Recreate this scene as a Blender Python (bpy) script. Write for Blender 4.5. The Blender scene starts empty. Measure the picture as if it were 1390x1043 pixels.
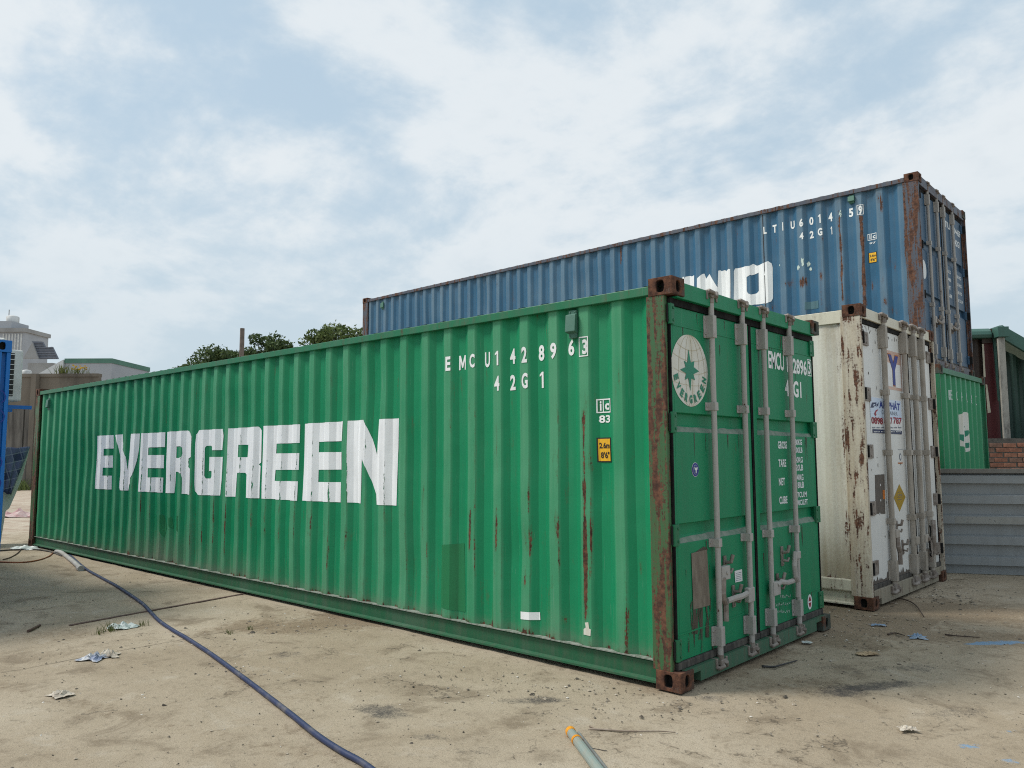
import bpy, bmesh, math, random
import numpy as np
from mathutils import Matrix, Vector
from mathutils.geometry import tessellate_polygon
random.seed(7); rng = np.random.default_rng(7)
R = math.radians
scene = bpy.context.scene
COL = scene.collection
# ------------------------------------------------------------------ camera
CAM = (2.54883, -4.31664, 1.44626); YAW, PITCH, ROLL = -0.738205, 0.0914423, -0.00392875
FPX, IW, IH = 1063.378, 1390.0, 1043.0            # focal length and size of the photograph in pixels
_f = np.array([math.cos(PITCH)*math.sin(YAW), math.cos(PITCH)*math.cos(YAW), math.sin(PITCH)])
_r0 = np.array([math.cos(YAW), -math.sin(YAW), 0.]); _u0 = np.cross(_r0, _f)
_r = _r0*math.cos(ROLL) + _u0*math.sin(ROLL); _u = -_r0*math.sin(ROLL) + _u0*math.cos(ROLL)
cd = bpy.data.cameras.new('camera'); cam = bpy.data.objects.new('camera', cd); COL.objects.link(cam)
cd.sensor_fit = 'HORIZONTAL'; cd.sensor_width = 36; cd.lens = 36*FPX/IW; cd.clip_end = 3000; cd.clip_start = 0.05
cam.matrix_world = Matrix(((_r[0], _u[0], -_f[0], CAM[0]), (_r[1], _u[1], -_f[1], CAM[1]), (_r[2], _u[2], -_f[2], CAM[2]), (0, 0, 0, 1)))
scene.camera = cam
def ray(px, py):
    return np.array(CAM), _r*(px-IW/2)/FPX + _u*(IH/2-py)/FPX + _f
def ground_at(px, py, z=0.):
    o, d = ray(px, py); return o + d*(z-o[2])/d[2]
def depth_at(px, py, t):
    o, d = ray(px, py); return o + d*t
# ------------------------------------------------------------------ sky and sun
SUN_EL, SUN_DIR = R(52), np.array([-0.76, -0.65])      # towards the sun, seen from above
SUN_DIR = SUN_DIR/np.linalg.norm(SUN_DIR)
world = bpy.data.worlds.new('World'); scene.world = world; world.use_nodes = True
wn = world.node_tree; wn.nodes.clear()
def N(nt, typ, **kw):
    n = nt.nodes.new(typ)
    for k, v in kw.items():
        if k.startswith('i_'):
            key = k[2:]; key = int(key) if key.isdigit() else key
            n.inputs[key].default_value = v
        else: setattr(n, k, v)
    return n
def L(nt, a, b): nt.links.new(a, b)
def math_n(nt, op, a, b=None, c=None, clamp=False):
    n = nt.nodes.new('ShaderNodeMath'); n.operation = op; n.use_clamp = clamp
    for i, v in enumerate((a, b, c)):
        if v is None: continue
        if isinstance(v, (int, float)): n.inputs[i].default_value = v
        else: nt.links.new(v, n.inputs[i])
    return n.outputs[0]
def mix_c(nt, fac, a, b, blend='MIX'):
    n = nt.nodes.new('ShaderNodeMix'); n.data_type = 'RGBA'; n.blend_type = blend; n.clamp_factor = True
    for i, v in ((0, fac), (6, a), (7, b)):
        if isinstance(v, (int, float)): n.inputs[i].default_value = v
        elif isinstance(v, tuple): n.inputs[i].default_value = (*v[:3], 1)
        else: nt.links.new(v, n.inputs[i])
    return n.outputs[2]
def ramp(nt, v, a, b, lo=0., hi=1.):
    n = nt.nodes.new('ShaderNodeMapRange'); n.interpolation_type = 'SMOOTHSTEP'; n.clamp = True
    nt.links.new(v, n.inputs[0])
    for i, q in ((1, a), (2, b), (3, lo), (4, hi)): n.inputs[i].default_value = q
    return n.outputs[0]
def noise(nt, vec, scale, detail=4, rough=0.55, mscale=None, dist=0., mloc=None, out=0):
    if mscale is not None or mloc is not None:
        m = nt.nodes.new('ShaderNodeMapping'); nt.links.new(vec, m.inputs[0])
        if mscale is not None: m.inputs['Scale'].default_value = mscale
        if mloc is not None: m.inputs['Location'].default_value = mloc
        vec = m.outputs[0]
    n = nt.nodes.new('ShaderNodeTexNoise'); nt.links.new(vec, n.inputs['Vector'])
    n.inputs['Scale'].default_value = scale; n.inputs['Detail'].default_value = detail
    n.inputs['Roughness'].default_value = rough; n.inputs['Distortion'].default_value = dist
    return n.outputs[out]
sky = N(wn, 'ShaderNodeTexSky', sky_type='NISHITA', sun_disc=False, sun_elevation=SUN_EL, air_density=1.2, dust_density=2.5, ozone_density=1.0)
sky.sun_rotation = math.atan2(SUN_DIR[0], SUN_DIR[1])
tc = N(wn, 'ShaderNodeTexCoord'); sep = N(wn, 'ShaderNodeSeparateXYZ'); L(wn, tc.outputs['Generated'], sep.inputs[0])
zz = math_n(wn, 'MAXIMUM', sep.outputs[2], 0.0); zd = math_n(wn, 'ADD', zz, 0.34)
cx = math_n(wn, 'DIVIDE', sep.outputs[0], zd); cy = math_n(wn, 'DIVIDE', sep.outputs[1], zd)
cmb = N(wn, 'ShaderNodeCombineXYZ'); L(wn, cx, cmb.inputs[0]); L(wn, cy, cmb.inputs[1])
n_big = noise(wn, cmb.outputs[0], 1.7, 10, 0.57, dist=0.2, mloc=(8.4, 4.6, 0.4))
n_sml = noise(wn, cmb.outputs[0], 5.5, 8, 0.62, dist=0.2, mloc=(1.3, 7.2, 0.0))
dens = math_n(wn, 'ADD', math_n(wn, 'MULTIPLY', n_big, 0.80), math_n(wn, 'MULTIPLY', n_sml, 0.20))
cloud = ramp(wn, dens, 0.435, 0.565)
thick = ramp(wn, dens, 0.45, 0.58)
core = ramp(wn, dens, 0.57, 0.70)
SKY_K = 0.121
veil = mix_c(wn, 0.85, sky.outputs[0], (4.05, 5.15, 6.05))            # thin milky veil over the clear blue
hor = ramp(wn, sep.outputs[2], -0.02, 0.45, 0.9, 0.0)
veil = mix_c(wn, hor, veil, (4.65, 5.45, 5.95))
ccol = mix_c(wn, core, mix_c(wn, thick, (5.7, 6.25, 6.6), (6.75, 7.0, 7.1)), (5.6, 6.05, 6.35))
cfac = math_n(wn, 'MULTIPLY', cloud, ramp(wn, sep.outputs[2], 0.02, 0.34, 0.22, 0.76))
skyc = mix_c(wn, cfac, veil, ccol)
bg = N(wn, 'ShaderNodeBackground'); bg.inputs['Strength'].default_value = SKY_K; L(wn, skyc, bg.inputs['Color'])
wo = N(wn, 'ShaderNodeOutputWorld'); L(wn, bg.outputs[0], wo.inputs[0])
sd = bpy.data.lights.new('sun', 'SUN'); sun = bpy.data.objects.new('sun', sd); COL.objects.link(sun)
sd.energy = 2.9; sd.angle = R(15); sd.color = (1.0, 0.95, 0.87)
sdir = Vector((SUN_DIR[0]*math.cos(SUN_EL), SUN_DIR[1]*math.cos(SUN_EL), math.sin(SUN_EL)))
sun.rotation_euler = sdir.to_track_quat('Z', 'Y').to_euler(); sun.location = (0, 0, 30)
vs = scene.view_settings; vs.view_transform = 'Standard'; vs.look = 'None'; vs.gamma = 1.0; vs.use_curve_mapping = False
vs.exposure = 0.1
scene.cycles.use_denoising = False; scene.cycles.filter_width = 1.1
scene.cycles.max_bounces = 6; scene.cycles.transparent_max_bounces = 12

# ------------------------------------------------------------------ materials
def mat_new(name):
    m = bpy.data.materials.new(name); m.use_nodes = True; nt = m.node_tree; nt.nodes.clear()
    out = N(nt, 'ShaderNodeOutputMaterial'); b = N(nt, 'ShaderNodeBsdfPrincipled'); L(nt, b.outputs[0], out.inputs[0])
    return m, nt, b, out
def objco(nt): return N(nt, 'ShaderNodeTexCoord').outputs['Object']
def set_in(nt, sock, v):
    if isinstance(v, (int, float)): sock.default_value = v
    elif isinstance(v, tuple): sock.default_value = (*v[:3], 1)
    else: nt.links.new(v, sock)
def bump(nt, b, h, strength=0.3, dist=0.01):
    n = N(nt, 'ShaderNodeBump'); n.inputs['Strength'].default_value = strength; n.inputs['Distance'].default_value = dist
    L(nt, h, n.inputs['Height']); L(nt, n.outputs[0], b.inputs['Normal'])
def scl(c, k): return tuple(min(1, x*k) for x in c)
RUST_A, RUST_B = (0.045, 0.021, 0.015), (0.155, 0.070, 0.040)
def rust_col(nt, co):
    n = noise(nt, co, 22, 6, 0.7)
    return mix_c(nt, ramp(nt, n, 0.35, 0.68), RUST_A, RUST_B)
def paint(name, col, chalk=None, rust_bias=0.0, rough=0.45, streak=0.35, dirt=(0.11, 0.095, 0.07), dirt_bias=0.0, rust_scale=(26, 26, 3.2), spec=0.4, fade_rib_light=0.5, ridge=None, scratch=0.35):
    """weathered paint on steel: faded patches, vertical streaks, dirt and rust (float attributes 'rust' and 'grime')"""
    m, nt, b, out = mat_new(name); co = objco(nt)
    chalk = chalk or tuple(c*0.7+0.13 for c in col)
    big = noise(nt, co, 0.9, 4, 0.6)
    stk = noise(nt, co, 1.0, 5, 0.6, mscale=(14, 14, 0.45))
    fine = noise(nt, co, 1.0, 6, 0.65, mscale=rust_scale)
    spk = noise(nt, co, 55, 4, 0.6)
    c = mix_c(nt, math_n(nt, 'MULTIPLY', ramp(nt, stk, 0.35, 0.75), streak), col, scl(col, 0.62))
    c = mix_c(nt, math_n(nt, 'MULTIPLY', ramp(nt, math_n(nt, 'ADD', math_n(nt, 'MULTIPLY', big, 0.6), math_n(nt, 'MULTIPLY', stk, 0.4)), 0.45, 0.72), fade_rib_light), c, chalk)
    fa = N(nt, 'ShaderNodeAttribute', attribute_name='fade_rib_light').outputs['Fac']  # outer-flat mask: chalking, plus rib light contrast put into the colour
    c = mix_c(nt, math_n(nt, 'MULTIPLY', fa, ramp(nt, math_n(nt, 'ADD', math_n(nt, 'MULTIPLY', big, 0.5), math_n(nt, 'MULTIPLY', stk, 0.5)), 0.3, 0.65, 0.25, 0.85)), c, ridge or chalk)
    scr = ramp(nt, noise(nt, co, 1.0, 3, 0.7, mscale=(150, 150, 1.1)), 0.66, 0.74, 0, scratch)
    c = mix_c(nt, scr, c, tuple(min(1, x*0.6+0.2) for x in chalk))
    scd = ramp(nt, noise(nt, co, 1.0, 3, 0.7, mscale=(110, 110, 0.8), mloc=(3.3, 1.1, 7.0)), 0.64, 0.74, 0, scratch*0.9)
    c = mix_c(nt, scd, c, scl(col, 0.35))
    ga = N(nt, 'ShaderNodeAttribute', attribute_name='grime').outputs['Fac']
    g = math_n(nt, 'ADD', ga, dirt_bias)
    gn = math_n(nt, 'ADD', math_n(nt, 'MULTIPLY', stk, 0.6), math_n(nt, 'MULTIPLY', spk, 0.4))
    gm = math_n(nt, 'MULTIPLY', ramp(nt, math_n(nt, 'ADD', g, math_n(nt, 'MULTIPLY', math_n(nt, 'SUBTRACT', gn, 0.5), 0.9)), 0.05, 0.95), 0.85)
    c = mix_c(nt, gm, c, dirt)
    ra = N(nt, 'ShaderNodeAttribute', attribute_name='rust').outputs['Fac']
    rr = math_n(nt, 'ADD', ra, rust_bias)
    rn = math_n(nt, 'ADD', math_n(nt, 'MULTIPLY', fine, 0.75), math_n(nt, 'MULTIPLY', spk, 0.25))
    patch = noise(nt, co, 1.0, 3, 0.5, mscale=(7, 7, 2.6))
    rv = math_n(nt, 'ADD', math_n(nt, 'ADD', rr, math_n(nt, 'MULTIPLY', math_n(nt, 'SUBTRACT', patch, 0.5), 0.8)), math_n(nt, 'MULTIPLY', math_n(nt, 'SUBTRACT', rn, 0.5), 1.9))
    halo = ramp(nt, rv, 0.22, 0.5, 0, 0.45)
    c = mix_c(nt, halo, c, scl(tuple(0.5*x+0.5*y for x, y in zip(col, RUST_B)), 0.8))
    rm = ramp(nt, rv, 0.45, 0.53)
    c = mix_c(nt, rm, c, rust_col(nt, co))
    set_in(nt, b.inputs['Base Color'], c)
    rg = math_n(nt, 'ADD', math_n(nt, 'ADD', math_n(nt, 'MULTIPLY', rm, 0.38), rough), math_n(nt, 'MULTIPLY', math_n(nt, 'SUBTRACT', big, 0.5), 0.25), clamp=True)
    rg = math_n(nt, 'ADD', rg, math_n(nt, 'MULTIPLY', gm, 0.3), clamp=True)
    set_in(nt, b.inputs['Roughness'], rg); b.inputs['Specular IOR Level'].default_value = spec
    h = math_n(nt, 'ADD', math_n(nt, 'MULTIPLY', rm, math_n(nt, 'ADD', spk, -1.1)), math_n(nt, 'MULTIPLY', spk, 0.25))
    bump(nt, b, h, 0.35, 0.004)
    return m
def simple(name, col, col2=None, rough=0.7, scale=6, mscale=None, bs=0.25, metal=0., detail=5, bd=0.004, lo=0.35, hi=0.7, spec=0.4):
    m, nt, b, out = mat_new(name); co = objco(nt)
    n = noise(nt, co, scale, detail, 0.6, mscale=mscale)
    set_in(nt, b.inputs['Base Color'], mix_c(nt, ramp(nt, n, lo, hi), col, col2 or scl(col, 0.7)))
    b.inputs['Roughness'].default_value = rough; b.inputs['Metallic'].default_value = metal; b.inputs['Specular IOR Level'].default_value = spec
    n2 = noise(nt, co, scale*6, 4, 0.6)
    if bs: bump(nt, b, n2, bs, bd)
    return m
def worn_print(name, col, wear=0.0, pitch=None, edge=None, rough=0.6, dirtc=None, nscale=(30, 30, 6), rusty=0.0):
    """flat paint or foil print that has flaked off in places"""
    m, nt, b, out = mat_new(name); co = objco(nt)
    fine = noise(nt, co, 1.0, 6, 0.7, mscale=nscale); big = noise(nt, co, 1.6, 3, 0.5)
    c = mix_c(nt, ramp(nt, noise(nt, co, 1, 5, 0.6, mscale=(10, 10, 1.2)), 0.4, 0.8), col, dirtc or scl(col, 0.78))
    v = math_n(nt, 'ADD', math_n(nt, 'ADD', math_n(nt, 'MULTIPLY', fine, 0.8), math_n(nt, 'MULTIPLY', big, 0.35)), wear)
    if pitch:
        s = N(nt, 'ShaderNodeSeparateXYZ'); L(nt, co, s.inputs[0])
        t = math_n(nt, 'FRACT', math_n(nt, 'DIVIDE', math_n(nt, 'SUBTRACT', s.outputs[0], edge), pitch))
        d = math_n(nt, 'ABSOLUTE', math_n(nt, 'SUBTRACT', t, 0.5))                # 0.5 on the edge
        em = ramp(nt, d, 0.405, 0.50)
        low = ramp(nt, s.outputs[2], 1.8, 1.0, 0.45, 1.0)
        v = math_n(nt, 'ADD', v, math_n(nt, 'MULTIPLY', math_n(nt, 'MULTIPLY', em, low), 0.25))
    set_in(nt, b.inputs['Base Color'], c); b.inputs['Roughness'].default_value = rough
    tr = N(nt, 'ShaderNodeBsdfTransparent'); mx = N(nt, 'ShaderNodeMixShader')
    L(nt, ramp(nt, v, 0.80, 0.83), mx.inputs[0]); L(nt, b.outputs[0], mx.inputs[1]); L(nt, tr.outputs[0], mx.inputs[2])
    L(nt, mx.outputs[0], out.inputs[0])
    return m
PITCH_C = 0.279; PH_G = -0.762
GREEN = (0.006, 0.215, 0.092); BLUE = (0.024, 0.105, 0.195); CREAM = (0.69, 0.69, 0.63)
M = {}
M['green_wall'] = paint('green wall paint', GREEN, (0.05, 0.25, 0.135), fade_rib_light=0.5, rough=0.55, spec=0.25, dirt=(0.15, 0.175, 0.13), ridge=(0.085, 0.30, 0.165), rust_bias=0.07, scratch=0.5)
M['green_frame'] = paint('green frame paint', scl(GREEN, 0.72), (0.06, 0.20, 0.12), rust_bias=0.16, dirt_bias=0.22, fade_rib_light=0.6)
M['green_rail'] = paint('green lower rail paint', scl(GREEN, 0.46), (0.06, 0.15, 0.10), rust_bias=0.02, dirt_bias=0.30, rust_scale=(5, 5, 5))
M['green_post'] = paint('rusting green post paint', (0.035, 0.13, 0.05), (0.08, 0.11, 0.045), rust_bias=0.50, dirt_bias=0.2, rust_scale=(24, 24, 2.2))
M['green_door'] = paint('green door paint', (0.005, 0.215, 0.094), (0.03, 0.235, 0.125), rust_bias=0.06, rough=0.5, spec=0.28, fade_rib_light=0.35, dirt_bias=0.04)
M['green_sill'] = paint('dirty green sill paint', (0.02, 0.14, 0.08), rust_bias=0.16, dirt_bias=0.42)
M['green2_wall'] = paint('bright green wall paint', (0.012, 0.24, 0.095), (0.03, 0.26, 0.12), rust_bias=0.02, fade_rib_light=0.3)
M['rust_casting'] = paint('rusty casting', (0.07, 0.04, 0.028), rust_bias=0.62, dirt_bias=0.05, rough=0.7, rust_scale=(14, 14, 14))
M['dark_casting'] = paint('dark casting', (0.03, 0.05, 0.04), rust_bias=0.36, dirt_bias=0.3, rough=0.7, rust_scale=(14, 14, 14))
M['blue_wall'] = paint('blue wall paint', BLUE, (0.085, 0.165, 0.235), rust_bias=0.08, fade_rib_light=0.6, ridge=(0.12, 0.20, 0.27), scratch=0.5)
M['blue_frame'] = paint('blue frame paint', (0.06, 0.08, 0.12), rust_bias=0.38, dirt_bias=0.3)
M['blue_post'] = paint('rusting blue post paint', (0.06, 0.09, 0.13), (0.12, 0.10, 0.09), rust_bias=0.52, dirt_bias=0.25, rust_scale=(24, 24, 2.2))
M['blue_door'] = paint('blue door paint', (0.020, 0.075, 0.145), rust_bias=0.10, dirt_bias=0.12)
M['cream_wall'] = paint('cream wall paint', CREAM, (0.70, 0.69, 0.61), rust_bias=0.02, dirt=(0.27, 0.21, 0.12), scratch=0.6, streak=0.16, dirt_bias=0.02, fade_rib_light=0.4)
M['cream_frame'] = paint('cream frame paint', (0.62, 0.59, 0.48), (0.66, 0.62, 0.51), rust_bias=0.17, dirt=(0.25, 0.2, 0.12), streak=0.2, dirt_bias=0.1)
M['cream_post'] = paint('rusting cream post paint', (0.60, 0.58, 0.50), (0.46, 0.35, 0.20), rust_bias=0.40, dirt=(0.30, 0.19, 0.08), dirt_bias=0.42, rust_scale=(26, 26, 3.0))
M['white_door'] = paint('white door skin', (0.66, 0.665, 0.65), (0.69, 0.685, 0.66), rust_bias=-0.02, dirt=(0.35, 0.33, 0.29), streak=0.12, rough=0.38, fade_rib_light=0.3)
M['white_sill'] = paint('dirty cream sill', (0.36, 0.33, 0.26), rust_bias=0.25, dirt_bias=0.45)
M['cabin_blue'] = paint('cabin blue paint', (0.006, 0.14, 0.47), (0.01, 0.16, 0.48), rust_bias=-0.12, rough=0.35, fade_rib_light=0.2, streak=0.1)
M['galv'] = paint('dull galvanised steel bar', (0.40, 0.385, 0.365), (0.46, 0.445, 0.42), rust_bias=0.13, rough=0.6, streak=0.5, dirt=(0.17, 0.145, 0.12), dirt_bias=0.25, rust_scale=(30, 30, 12))
M['galv_dark'] = simple('dull galvanised steel', (0.28, 0.25, 0.225), (0.16, 0.13, 0.11), 0.6, 14, None, 0.3, 0.3)
M['reef_bar'] = simple('dull cream steel bar', (0.38, 0.35, 0.31), (0.27, 0.24, 0.20), 0.6, 10, (1, 1, 0.3), 0.25, 0.1)
M['gasket'] = simple('black rubber gasket', (0.008, 0.0085, 0.009), (0.024, 0.023, 0.022), 0.85, 12, spec=0.15)
M['gasket_dusty'] = simple('dusty rubber gasket', (0.035, 0.034, 0.032), (0.10, 0.092, 0.08), 0.85, 7, (1, 3, 1))
M['black'] = simple('black hollow', (0.008, 0.008, 0.008), (0.014, 0.013, 0.012), 0.9, 5, bs=0)
M['chalk'] = simple('chalky grey edge', (0.13, 0.21, 0.16), (0.24, 0.27, 0.23), 0.85, 14)
M['lip'] = simple('scuffed edge', (0.27, 0.29, 0.26), (0.12, 0.16, 0.12), 0.8, 16, (3, 1, 1))
M['white_letter'] = worn_print('flaking white lettering', (0.82, 0.85, 0.87), 0.0, PITCH_C, PH_G+0.074, nscale=(55, 55, 16))
M['white_code'] = worn_print('white stencil paint', (0.80, 0.82, 0.82), -0.02)
M['white_old'] = worn_print('old white stencil paint', (0.72, 0.76, 0.78), 0.055, nscale=(45, 45, 30))
M['white_faint'] = worn_print('faded white stencil paint', (0.5, 0.6, 0.56), 0.13, nscale=(60, 60, 40))
M['white_foil'] = worn_print('flaking white foil', (0.80, 0.82, 0.83), 0.05)
M['yellow_foil'] = worn_print('yellow foil', (0.80, 0.44, 0.015), -0.06)
M['black_print'] = worn_print('black print', (0.012, 0.012, 0.014), -0.1)
M['emblem_white'] = worn_print('yellowed white foil', (0.66, 0.66, 0.61), -0.02, dirtc=(0.55, 0.52, 0.42))
M['emblem_green'] = simple('green print', (0.012, 0.22, 0.13), (0.012, 0.19, 0.115), 0.5, 4, bs=0)
M['emblem_tan'] = simple('tan print', (0.52, 0.46, 0.32), (0.6, 0.56, 0.44), 0.6, 4, bs=0)
M['blue_print'] = simple('blue print', (0.012, 0.035, 0.26), (0.012, 0.03, 0.21), 0.5, 4, bs=0)
M['navy_print'] = simple('navy print', (0.02, 0.035, 0.11), None, 0.5, 4, bs=0)
M['red_print'] = simple('red print', (0.30, 0.008, 0.03), None, 0.5, 4, bs=0)
M['pale_blue'] = simple('pale blue foil', (0.52, 0.63, 0.80), (0.60, 0.68, 0.80), 0.4, 4, bs=0)
M['pink_foil'] = simple('pinkish foil edge', (0.50, 0.34, 0.28), (0.6, 0.42, 0.34), 0.5, 4, bs=0)
M['white_print'] = simple('white print', (0.74, 0.75, 0.76), (0.66, 0.67, 0.68), 0.5, 4, bs=0)
M['grey_print'] = simple('grey print', (0.2, 0.23, 0.28), None, 0.5, 4, bs=0)
M['mustard'] = simple('faded mustard foil', (0.36, 0.23, 0.01), (0.30, 0.19, 0.012), 0.55, 12, bs=0)
M['orange_print'] = simple('orange print', (0.5, 0.14, 0.01), None, 0.5, 4, bs=0)
M['plate'] = simple('tarnished data plate', (0.14, 0.115, 0.09), (0.20, 0.17, 0.135), 0.6, 30, (1, 1, 0.35), 0.4)
M['plate_dark'] = simple('dark bare patch', (0.085, 0.075, 0.065), (0.12, 0.10, 0.085), 0.7, 25)
M['stain'] = worn_print('brown glue stain', (0.06, 0.046, 0.032), 0.20, nscale=(70, 70, 7), dirtc=(0.05, 0.06, 0.04))
M['dull_paint'] = worn_print('repaint patch', (0.005, 0.16, 0.055), -0.15)
M['patch_teal'] = worn_print('faded repaint patch', (0.07, 0.16, 0.19), 0.02)

# ------------------------------------------------------------------ mesh helpers
class MB:
    def __init__(s): s.v = []; s.f = []; s.m = []; s.mats = []
    def mi(s, mat):
        if mat is None: return 0
        if mat not in s.mats: s.mats.append(mat)
        return s.mats.index(mat)
    def add(s, vs_, fs, mat=None):
        o = len(s.v); s.v += [tuple(map(float, p)) for p in vs_]; k = s.mi(mat)
        for f in fs: s.f.append(tuple(i+o for i in f)); s.m.append(k)
        return s
    def box(s, x0, x1, y0, y1, z0, z1, mat=None):
        return s.add([(x0, y0, z0), (x1, y0, z0), (x1, y1, z0), (x0, y1, z0), (x0, y0, z1), (x1, y0, z1), (x1, y1, z1), (x0, y1, z1)],
                     [(3, 2, 1, 0), (4, 5, 6, 7), (0, 1, 5, 4), (1, 2, 6, 5), (2, 3, 7, 6), (3, 0, 4, 7)], mat)
    def prism(s, poly, axis, a, b, mat=None):
        """poly in the two other axes (in x, y, z order), extruded along axis from a to b"""
        n = len(poly)
        def P(q, t):
            return {0: (t, q[0], q[1]), 1: (q[0], t, q[1]), 2: (q[0], q[1], t)}[axis]
        vs_ = [P(q, a) for q in poly] + [P(q, b) for q in poly]
        fs = [(i, (i+1) % n, n+(i+1) % n, n+i) for i in range(n)]
        tri = tessellate_polygon([[Vector((q[0], q[1], 0)) for q in poly]])
        fs += [tuple(t) for t in tri] + [tuple(i+n for i in reversed(t)) for t in tri]
        return s.add(vs_, fs, mat)
    def tube(s, path, r, n=8, mat=None, cap=True, flat=1.0):
        path = [Vector(p) for p in path]; rs = r if isinstance(r, (list, tuple)) else [r]*len(path)
        vs_ = []; prev = None
        for i, p in enumerate(path):
            d = (path[min(i+1, len(path)-1)] - path[max(i-1, 0)]).normalized()
            if prev is None:
                a = d.orthogonal().normalized()
                if abs(d.z) < 0.9: a = Vector((0, 0, 1)) - d*d.z; a.normalize()
            else:
                a = prev - d*prev.dot(d); a.normalize()
            prev = a; b = d.cross(a)
            for k in range(n):
                t = 2*math.pi*k/n
                vs_.append(p + a*(math.cos(t)*rs[i]*flat) + b*(math.sin(t)*rs[i]))
        fs = [(i*n+k, i*n+(k+1) % n, (i+1)*n+(k+1) % n, (i+1)*n+k) for i in range(len(path)-1) for k in range(n)]
        if cap: fs += [tuple(reversed(range(n))), tuple((len(path)-1)*n+k for k in range(n))]
        return s.add(vs_, fs, mat)
    def build(s, name, mat=None, parent=None, bevel=0, smooth=False, loc=None):
        me = bpy.data.meshes.new(name); me.from_pydata(s.v, [], s.f); me.update()
        if s.mats:
            for q in s.mats: me.materials.append(q)
            me.polygons.foreach_set('material_index', s.m)
        else: me.materials.append(mat)
        if smooth: me.polygons.foreach_set('use_smooth', [True]*len(me.polygons))
        bm = bmesh.new(); bm.from_mesh(me); bmesh.ops.recalc_face_normals(bm, faces=bm.faces); bm.to_mesh(me); bm.free()
        return link(name, me, parent, bevel, loc)
def link(name, me, parent=None, bevel=0, loc=None):
    o = bpy.data.objects.new(name, me); COL.objects.link(o)
    if parent: o.parent = parent
    if loc is not None: o.location = loc
    if bevel:
        md = o.modifiers.new('bevel', 'BEVEL'); md.width = bevel; md.segments = 2; md.limit_method = 'ANGLE'; md.angle_limit = R(40)
    return o
def thing(name, label, cat, loc=(0, 0, 0), rz=0, group=None):
    o = bpy.data.objects.new(name, None); COL.objects.link(o); o.location = loc; o.rotation_euler = (0, 0, rz)
    o.empty_display_size = 0.2
    return tag(o, label, cat, group)
def tag(o, label, cat, group=None):
    o['label'] = label; o['category'] = cat
    if group: o['group'] = group
    return o
def structure(o): o['kind'] = 'structure'; return o
def attr(me, name, vals):
    a = me.attributes.new(name, 'FLOAT', 'POINT'); a.data.foreach_set('value', np.asarray(vals, np.float32))
# value noise for vertex attributes
def vnoise(x, y, seed=0):
    xi = np.floor(x).astype(int); yi = np.floor(y).astype(int); fx = x-xi; fy = y-yi
    fx = fx*fx*(3-2*fx); fy = fy*fy*(3-2*fy)
    def h(a, b):
        q = np.sin(a*127.1+b*311.7+seed*74.7)*43758.5453; return q-np.floor(q)
    return (h(xi, yi)*(1-fx)+h(xi+1, yi)*fx)*(1-fy)+(h(xi, yi+1)*(1-fx)+h(xi+1, yi+1)*fx)*fy
def fbm(x, y, seed=0, oct=4):
    s = 0; a = 0.5
    for k in range(oct): s = s+a*vnoise(x*2**k, y*2**k, seed+k*13); a *= 0.5
    return s
def sstep(x, a, b):
    t = np.clip((x-a)/(b-a), 0, 1); return t*t*(3-2*t)

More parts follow.
